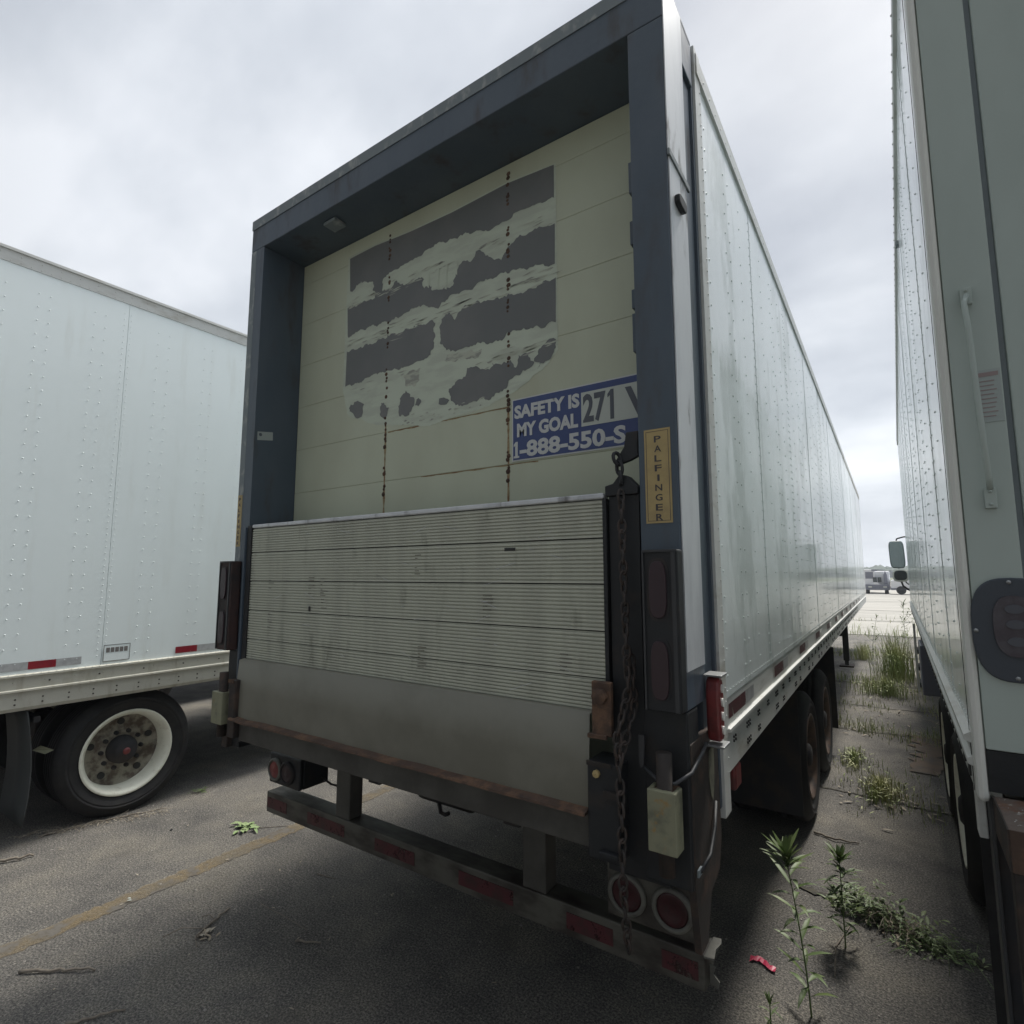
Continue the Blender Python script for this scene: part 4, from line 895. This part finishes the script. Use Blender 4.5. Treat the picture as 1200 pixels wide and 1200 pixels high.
# ================================================= FAR VEHICLES
def far_truck(name, label, cat, x, y, w_, h_, kind, grp=None):
    t = thing(name, label, cat, (x, y, 0), 0, grp)
    if kind == 'box':
        b = MB().box(0, w_ * .42, .3, 7, .7, h_).build('cargo_box', 'vehwhite', t, .05)
        MB().box(.1, w_ * .36, .28, .299, h_ * .62, h_ * .90).build('vent_panel', 'vehgrey', b)
        MB().box(w_ * .42, w_, .6, 6, .75, h_ * .93).build('cab', 'vehwhite', t, .08)
        MB().box(w_ * .30, w_ * .52, .24, .27, h_ * .93, h_ * 1.0).build('roof_lamp_bar', 'vehgrey', t)
        for k in range(2): MB().box(w_ * (.34 + .18 * k), w_ * (.49 + .18 * k), .22, .26, h_ * .48, h_ * .68).build('window', 'glass', t)
        MB().box(w_ * .76, w_ * .90, .15, .5, h_ * .40, h_ * .80).build('exhaust_stack', 'vehgrey', t, .02)
        MB().prism([(w_ * .78, h_ * .8), (w_ * .88, h_ * .8), (w_ * .83, h_ * .95)], 'y', .2, .4).build('stack_cap', 'vehgrey', t)
        MB().box(.05, w_ * .98, 0, .3, .38, .92).build('bumper', 'vehgrey', t, .04)
        MB().prism([(w_ * .25, .92), (w_ * .62, .92), (w_ * .5, 1.15), (w_ * .38, 1.15)], 'y', .05, .3).build('bonnet', 'vehwhite', t)
        for a in (.05, w_ - .5): MB().lathe([(.001, 0), (.4, 0), (.42, .03), (.42, .3), (.4, .33), (.001, .33)], (a, .9, .42), 'x', 20).build('wheel', 'rubber', t)
        for a in (.3, w_ - .6): MB().box(a, a + .3, -.02, 0, .62, .76).build('headlight', 'lightedge', t)
    else:
        MB().prism([(0, .42), (0, 1.35), (.5, 1.45), (.9, 2.05), (1.9, 2.1), (1.95, 1.2), (4.2, 1.15), (4.25, .42)], 'y', 0, 2.1).build('body', 'vehwhite', t, .06)
        MB().prism([(.62, 1.45), (.95, 1.95), (1.8, 1.98), (1.82, 1.42)], 'y', -.01, -.002).build('side_window', 'glass', t)
        MB().box(-.02, 4.25, -.012, .0, .42, .62).build('sill', 'vehgrey', t)
        for a in (.8, 3.4): MB().lathe([(.001, 0), (.38, 0), (.4, .03), (.4, .22), (.001, .25)], (a, -.03, .4), 'y', 20).build('wheel', 'rubber', t)
        MB().box(-.06, .0, .1, 2.0, .45, .75).build('bumper', 'vehgrey', t, .02)
    return t
far_truck('parked_truck', 'tiny white truck with grey bumper far off between the two trailers', 'truck', 1.12, 64.6, 2.15, 2.42, 'box')
far_truck('pickup_truck', 'tiny white pickup far off, half hidden behind the side mirror', 'pickup', 3.3, 63.5, 2.1, 2.0, 'pickup')

# ================================================= FAR WOOD
fw = MB(); rw = random.Random(9)
for k in range(520):
    a = radians(-75 + 150 * (k / 520.)); d = rw.uniform(420, 470); x, y = sin(a) * d, cos(a) * d
    h_ = rw.uniform(5, 8.5) + 2 * noise.noise(Vector((k * .05, 0, 0))); r = rw.uniform(4, 7)
    for q in range(5):
        cx, cy, cz = x + rw.gauss(0, 3), y + rw.gauss(0, 3), h_ * rw.uniform(.3, .75); rr = r * rw.uniform(.5, .9); n = 7
        vs = [(cx, cy, cz + rr * .6)]
        for i in range(n): 
            jj = rw.uniform(.75, 1.2); vs.append((cx + rr * jj * cos(2 * pi * i / n), cy + rr * jj * sin(2 * pi * i / n), cz + rw.uniform(-.5, .8)))
        vs.append((cx, cy, max(-.2, cz - rr * .8)))
        fw.add(vs, [(0, 1 + i, 1 + (i + 1) % n) for i in range(n)] + [(n + 1, 1 + (i + 1) % n, 1 + i) for i in range(n)])
    fw.box(x - 6, x + 6, y, y + 2, -.1, h_ * .45)
o = fw.build('tree_line', 'tree'); tag(o, 'low dark band of trees along the horizon', 'trees', kind='stuff')

# ================================================= WEEDS
def leaf(mb, base, dirv, ln, wd, droop=.3, up=Vector((0, 0, 1))):
    d = Vector(dirv).normalized(); s_ = d.cross(up)
    if s_.length < .05: s_ = Vector((1, 0, 0))
    s_.normalize(); B = Vector(base); vs = []
    for t, wq in ((0, .15), (.3, .8), (.6, .75), (.85, .35), (1, .0)):
        p = B + d * ln * t - up * droop * ln * t * t
        vs += [p - s_ * wd * wq * .5 + up * wd * wq * .18, p - up * 0, p + s_ * wd * wq * .5 + up * wd * wq * .18]
    fs = []
    for i in range(4): fs += [(3 * i, 3 * i + 1, 3 * i + 4, 3 * i + 3), (3 * i + 1, 3 * i + 2, 3 * i + 5, 3 * i + 4)]
    mb.add(vs, fs, True)
def stalk_weed(label, base, h_, lean, nl, ln, seed, name='weed', mleaf='leaf', grp=None, tuft=16, branches=0):
    r = random.Random(seed); t = thing(name, label, 'plant', base, 0, grp)
    P = [Vector((lean[0] * (k / 8) ** 1.5 * h_, lean[1] * (k / 8) ** 1.5 * h_, h_ * k / 8)) for k in range(9)]
    sb = MB().tube(P, [.0045 - .0003 * k for k in range(9)], 6)
    lb_ = MB()
    def pt(u):
        f = u * 8; i = min(7, int(f)); return P[i].lerp(P[i + 1], f - i)
    for k in range(nl):
        u = .12 + .80 * k / nl; a = k * 2.4 + r.uniform(-.3, .3); el = r.uniform(.3, .8)
        leaf(lb_, pt(u), (cos(a) * cos(el), sin(a) * cos(el), sin(el)), ln * r.uniform(.7, 1.1), ln * .17, r.uniform(.2, .6))
    for k in range(tuft):
        a = k * 2.4; el = r.uniform(.5, 1.35)
        leaf(lb_, pt(r.uniform(.9, 1)), (cos(a) * cos(el), sin(a) * cos(el), sin(el)), ln * r.uniform(.6, .95), ln * .15, r.uniform(0, .35))
    for b in range(branches):
        u = r.uniform(.3, .8); a = r.uniform(0, 6.28); q0 = pt(u); q1 = q0 + Vector((cos(a) * .12, sin(a) * .12, .12)) * h_ * 1.2
        sb.tube([q0, q0.lerp(q1, .5) + Vector((0, 0, -.01)), q1], .002, 5)
        for k in range(10):
            a2 = k * 2.4; leaf(lb_, q0.lerp(q1, r.uniform(.4, 1)), (cos(a2), sin(a2), r.uniform(.2, 1.2)), ln * r.uniform(.4, .8), ln * .14, .3)
    sb.build('stem', 'leaf', t); lb_.build('leaves', mleaf, t); return t
stalk_weed('tall green weed with narrow leaves standing nearest in the asphalt at lower right', (2.735, 1.17, 0), .64, (-.12, .05), 26, .16, 1, tuft=34)
stalk_weed('shorter leafy weed just right of the tall one, at the start of the weedy crack', (2.83, 1.78, 0), .42, (-.02, .12), 24, .13, 2, tuft=30, branches=5)
stalk_weed('small weed tip poking into the bottom edge of the picture', (2.60, 1.0, 0), .10, (0, 0), 6, .07, 3, tuft=10)
# leafy sprawl in the crack
def sprawl(name, label, pts, n, ln, spread, seed, m='leaf', stems=20, h_=.06):
    r = random.Random(seed); mb = MB(); P = [Vector((*p, 0)) for p in pts]
    for k in range(n):
        f = r.random() * (len(P) - 1); i = int(f); c = P[i].lerp(P[i + 1], f - i) + Vector((r.gauss(0, spread), r.gauss(0, spread), abs(r.gauss(0, h_)) + .004)); a = r.uniform(0, 6.28)
        leaf(mb, c, (cos(a), sin(a), r.uniform(-.1, .8)), ln * r.uniform(.5, 1.3), ln * r.uniform(.25, .5), r.uniform(0, .4))
    for k in range(stems):
        f = r.random() * (len(P) - 1); i = int(f); c = P[i].lerp(P[i + 1], f - i); a = r.uniform(0, 6.28); l_ = r.uniform(.05, .22)
        mb.tube([c, c + Vector((cos(a) * l_ * .5, sin(a) * l_ * .5, r.uniform(.02, .09))), c + Vector((cos(a) * l_, sin(a) * l_, r.uniform(0, .05)))], .0013, 4)
    return tag(mb.build(name, m), label, 'ground cover', kind='stuff')
CRK = [(2.79, 2.2), (2.92, 2.19), (3.05, 2.12), (3.18, 2.04), (3.3, 2.0)]
sprawl('crack_weeds', 'low green weeds sprawling along the crack at lower right', CRK, 190, .055, .04, 21, 'leaf', 90)
sprawl('crack_weeds', 'thick knot of green leaves at the left start of the weedy crack', [(2.84, 2.22), (2.93, 2.18), (3.0, 2.14)], 150, .055, .045, 27, 'leaf', 30, .07)
sprawl('withered_leaves', 'pale withered leaves lying among the weeds in the crack at lower right', [(2.9, 2.17), (3.05, 2.10), (3.14, 2.04)], 170, .04, .04, 22, 'deadleaf', 50, .02)
sprawl('pale_sprigs', 'pale green sprigs at the end of the weedy crack at lower right', [(3.06, 1.93), (3.2, 2.0), (3.4, 1.99)], 110, .03, .04, 23, 'leafpale', 24, .02)
# grass blades
def grass(name, label, cx, cy, rx, ry, n, h_, seed, m='grass', cat='grass clump', kind=None, grp=None):
    r = random.Random(seed); mb = MB()
    for k in range(n):
        a = r.uniform(0, 6.28); q = abs(r.gauss(0, .5)); x, y = cx + cos(a) * q * rx, cy + sin(a) * q * ry
        hh = h_ * r.uniform(.35, 1.0) * math.exp(-q * q * .6); b = r.uniform(0, 6.28); ln_ = r.uniform(.1, .55) * hh; wd = r.uniform(.0012, .0032) * (1 + h_)
        sx, sy = -sin(b) * wd, cos(b) * wd; vs = []
        for t, ww in ((0, 1), (.45, .8), (.8, .45), (1, .05)):
            vs += [(x + cos(b) * ln_ * t * t - sx * ww, y + sin(b) * ln_ * t * t - sy * ww, hh * t), (x + cos(b) * ln_ * t * t + sx * ww, y + sin(b) * ln_ * t * t + sy * ww, hh * t)]
        mb.add(vs, [(0, 1, 3, 2), (2, 3, 5, 4), (4, 5, 7, 6)], True)
        if r.random() < .35:
            leaf(mb, (x + cos(b) * ln_ * .4, y + sin(b) * ln_ * .4, hh * .6), (r.uniform(-1, 1), r.uniform(-1, 1), .5), .05 + .04 * h_, .014, .3)
    o = mb.build(name, m); return tag(o, label, cat, grp, kind)
grass('grass_clump', 'tallest yellow green grass clump, standing against the truck side in the far lane', 3.16, 11.0, .45, .9, 520, 1.0, 31, grp='grass clumps in the lane')
grass('grass_clump', 'low yellowish grass clump in front of the tallest clump', 2.98, 9.2, .6, .5, 700, .34, 32, grp='grass clumps in the lane')
grass('grass_clump', 'thin grass clump near the landing leg of the middle trailer', 2.55, 13.4, .25, .4, 300, .5, 33, grp='grass clumps in the lane')
grass('grass_tuft', 'spiky grass clump beside the big tyres of the middle trailer', 2.97, 4.25, .22, .45, 520, .20, 34, kind='stuff')
grass('grass_tuft', 'sparse grass clump at the foot of the middle trailer tyre', 2.72, 5.1, .16, .5, 300, .16, 35, kind='stuff')
stalk_weed('spindly branching weed left of the tallest grass clump', (2.72, 13.2, 0), 1.0, (.15, -.1), 14, .14, 5, tuft=8, branches=5)
stalk_weed('dark upright weed rising behind the tallest grass clump', (3.33, 12.2, 0), 1.35, (.02, 0), 30, .16, 6, tuft=14, branches=6)
# grass strips along the cracks
sg_ = MB(); rg = random.Random(41)
for (y, x0, x1, n, h_) in ((6.6, 2.3, 3.9, 900, .13), (10.1, 2.0, 4.2, 900, .16), (14.2, 1.5, 4.5, 700, .22), (19.5, -2, 7, 700, .4), (4.1, 2.55, 3.4, 320, .10), (5.2, 2.6, 3.5, 260, .08), (8.1, 2.4, 3.6, 300, .10), (26, -2, 8, 160, .25)):
    for k in range(n):
        x = rg.uniform(x0, x1); yy = y + rg.gauss(0, .12 + .02 * y)
        if noise.noise(Vector((x * 1.7, yy, 0))) < -.15: continue
        hh = h_ * rg.uniform(.1, 1) ** 1.6 * 1.2; b = rg.uniform(0, 6.28); l_ = hh * rg.uniform(.2, .9); wd = .0012 + .00035 * y
        sx, sy = -sin(b) * wd, cos(b) * wd
        sg_.add([(x - sx, yy - sy, 0), (x + sx, yy + sy, 0), (x + cos(b) * l_ * .4 + sx * .6, yy + sin(b) * l_ * .4 + sy * .6, hh * .7), (x + cos(b) * l_ * .4 - sx * .6, yy + sin(b) * l_ * .4 - sy * .6, hh * .7), (x + cos(b) * l_, yy + sin(b) * l_, hh)], [(0, 1, 2, 3), (3, 2, 4)])
tag(sg_.build('crack_grass', 'grass'), 'short grass growing along the pavement cracks between the trailers', 'grass', kind='stuff')
# dead leaf litter and chips
rd = random.Random(77); df = MB()
for k in range(420):
    t = rd.random(); x = -2.28 + .42 * t + rd.gauss(0, .035); y = -.25 + .85 * t + rd.gauss(0, .05); q = rd.uniform(.004, .022)
    leaf(df, (x, y, .004 + abs(rd.gauss(0, .004))), (rd.uniform(-1, 1), rd.uniform(-1, 1), .15), q, q * rd.uniform(.15, .5), 0)
for k in range(60):
    t = rd.random(); x = -2.28 + .42 * t; y = -.25 + .85 * t; a = rd.uniform(0, 6.28); l_ = rd.uniform(.03, .14)
    df.tube([(x, y, .004), (x + cos(a) * l_ * .5, y + sin(a) * l_ * .5, .018), (x + cos(a) * l_, y + sin(a) * l_, .006)], .0012, 4)
tag(df.build('dry_litter', 'deadleaf'), 'drift of dry twigs and leaf crumbs under the white wheel', 'litter', kind='stuff')
lt = MB(); rl_ = random.Random(51)
def chip(mb, x, y, q, z=.004):
    a = rl_.uniform(0, 6.28); n = rl_.randint(4, 6); h_ = q * rl_.uniform(.2, .6)
    base = [(x + q * cos(a + 6.28 * k / n) * rl_.uniform(.6, 1), y + q * sin(a + 6.28 * k / n) * rl_.uniform(.6, 1)) for k in range(n)]
    vs = [(u, v, 0) for u, v in base] + [(x + (u - x) * .7, y + (v - y) * .7, h_) for u, v in base]
    mb.add(vs, [tuple(range(n, 2 * n))] + [(k, (k + 1) % n, (k + 1) % n + n, k + n) for k in range(n)])
for k in range(2600): chip(lt, rl_.uniform(-2.2, 4.0), rl_.uniform(-1.2, 5), .0016 + rl_.random() ** 4 * .009)
for k in range(500):
    x = rl_.uniform(2.5, 3.5); chip(lt, x, rl_.uniform(2, 9), rl_.uniform(.003, .010))
for k in range(160): chip(lt, rl_.gauss(-1.9, .2), rl_.uniform(-.6, 1.3), rl_.uniform(.003, .008))
tag(lt.build('gravel_chips', 'stone'), 'small loose stone chips scattered over the asphalt', 'gravel', kind='stuff')
dl = MB()
for k in range(60):
    leaf(dl, (rl_.uniform(-2.3, 1.6), rl_.uniform(-.9, 2.2), .006), (rl_.uniform(-1, 1), rl_.uniform(-1, 1), .1), rl_.uniform(.01, .035), rl_.uniform(.006, .014), 0)
for k in range(150):
    yy = rl_.choice([4.1, 4.3, 6.6, 7.6, 10.1, 9.6]) + rl_.gauss(0, .25); x = rl_.uniform(2.6, 3.6)
    leaf(dl, (x, yy, .008), (rl_.uniform(-1, 1), rl_.uniform(-1, 1), .1), rl_.uniform(.03, .09), rl_.uniform(.015, .03), 0)
tag(dl.build('leaf_litter', 'deadleaf'), 'pale dead leaves scattered over the asphalt and up the lane', 'leaves', kind='stuff')

# sticks and single litter
def stick(label, pts, r=.006, m='wood', name='stick', cat='stick', fork=0, grp=None):
    rr = random.Random(int(abs(pts[0][0]) * 1000)); P = []
    for a, b in zip(pts[:-1], pts[1:]):
        for k in range(5):
            t = k / 5; P.append((a[0] + (b[0] - a[0]) * t + rr.uniform(-1, 1) * r * .8, a[1] + (b[1] - a[1]) * t + rr.uniform(-1, 1) * r * .8, r + abs(rr.uniform(0, 1)) * r))
    P.append((*pts[-1], r)); mb = MB().tube(P, [r * (1 - .5 * i / len(P)) for i in range(len(P))], 7)
    for k in range(fork):
        q = Vector(P[rr.randint(1, len(P) - 2)]); a = rr.uniform(0, 6.28); l_ = rr.uniform(.04, .12)
        mb.tube([q, q + Vector((cos(a) * l_, sin(a) * l_, .012)), q + Vector((cos(a + .3) * l_ * 1.7, sin(a + .3) * l_ * 1.7, .004))], r * .35, 5)
    return tag(mb.build(name, m), label, cat, grp)
stick('pale thick stick lying alone at lower left, below the yellow line', [(-.47, -.686), (-.33, -.575), (-.184, -.477)], .008)
stick('dark forked twig beside crumpled leaves, right of the yellow line', [(-.03, -.07), (-.09, .05), (-.137, .164)], .008, fork=3)
stick('short straight stick at the edge of the dark shade under the middle trailer', [(.433, .203), (.556, .27)], .006)
stick('long thin stalk pointing at the short straight stick', [(-.025, .291), (.2, .30), (.40, .30)], .0025)
stick('stick at the very bottom edge, left of center', [(.10, -.68), (.15, -.59), (.215, -.5)], .007)
stick('broken stick at the left edge of the picture in front of the mud flap', [(-1.95, -.50), (-1.88, -.38), (-1.84, -.27)], .012)
stick('long dry twig lying against the white wheel tyre', [(-2.16, -.16), (-2.13, .12), (-2.0, .42), (-1.93, .62)], .006, fork=5)
stick('small dark twig near the trailing edge of the shade', [(-.029, .68), (.108, .712)], .004)
stick('dark twig lying across the lane beside the big tyre', [(2.55, 3.12), (2.70, 3.07), (2.84, 3.11)], .009)
stick('curved dry stem beside the tall weeds at lower right', [(2.80, 1.50), (2.79, 1.75), (2.84, 2.0)], .004)
# crumpled leaves by forked twig
def leafpile(name, label, c, n, ln, sp, m, seed, cat='leaves', h_=.01):
    r = random.Random(seed); mb = MB()
    for k in range(n):
        a = r.uniform(0, 6.28); leaf(mb, (c[0] + r.gauss(0, sp), c[1] + r.gauss(0, sp * .6), .006 + abs(r.gauss(0, h_))), (cos(a), sin(a), r.uniform(-.05, .3)), ln * r.uniform(.6, 1.2), ln * r.uniform(.35, .6), r.uniform(0, .15))
    return tag(mb.build(name, m), label, cat)
leafpile('leaf_scraps', 'crumpled brown leaf scraps beside the dark forked twig', (.0, -.03), 16, .04, .03, 'deadleaf', 3)
leafpile('leaf_sprig', 'fresh pale green leafy sprig lying near the left end of the bumper', (-1.06, .77), 30, .07, .045, 'leafpale', 4)
stick('thin stalk of the green sprig by the bumper', [(-.97, .83), (-.80, 1.0)], .003, name='stalk')
leafpile('pale_scrap', 'small white scrap lying on the yellow line', (-.69, -.122), 2, .035, .004, 'paper', 5, 'scrap')
leafpile('pale_scrap', 'small white scrap on the ground just below the left bumper end', (-1.09, 1.08), 3, .035, .006, 'white', 6, 'scrap')
leafpile('dead_leaf', 'single pale leaf lying in the shade in front of the bumper', (.555, .771), 2, .03, .003, 'deadleaf', 7, 'leaf')
leafpile('weed_tuft', 'small green tuft beside the rear tyre of the left trailer', (-2.05, .95), 26, .035, .05, 'leaf', 8, 'plant')
st_ = MB(); rl_.seed(4); chip(st_, -1.48, .453, .016); tag(st_.build('stone', 'black'), 'single dark stone on the asphalt right of the white wheel', 'stone')
rp = MB(); vs = []
for i in range(9):
    t = i / 8; x = 2.44 + .12 * t; y = 1.40 + .02 * sin(t * 5)
    vs += [(x, y - .018, .006 + .008 * abs(sin(i * 1.7))), (x, y + .018, .006 + .01 * abs(cos(i * 1.3)))]
rp.add(vs, [(2 * i, 2 * i + 2, 2 * i + 3, 2 * i + 1) for i in range(8)]); o = rp.build('plastic_scrap', 'redplastic'); tag(o, 'crumpled red plastic scrap on the asphalt left of the tall weed', 'scrap')
sm_ = o.modifiers.new('solid', 'SOLIDIFY'); sm_.thickness = .002
hm = bpy.data.materials.new('air'); hm.use_nodes = True; hn = hm.node_tree.nodes; hn.remove(hn['Principled BSDF'])
pv = hn.new('ShaderNodeVolumePrincipled'); pv.inputs['Color'].default_value = (.86, .92, 1, 1); pv.inputs['Density'].default_value = .0010; pv.inputs['Anisotropy'].default_value = .2
hm.node_tree.links.new(pv.outputs[0], hn['Material Output'].inputs['Volume']); M['air'] = hm
o = MB().box(-520, 520, -60, 520, -1.1, 22).build('haze', 'air'); o['kind'] = 'stuff'; o['label'] = 'pale daytime haze fading the far yard and trees'
bpy.context.view_layer.update()
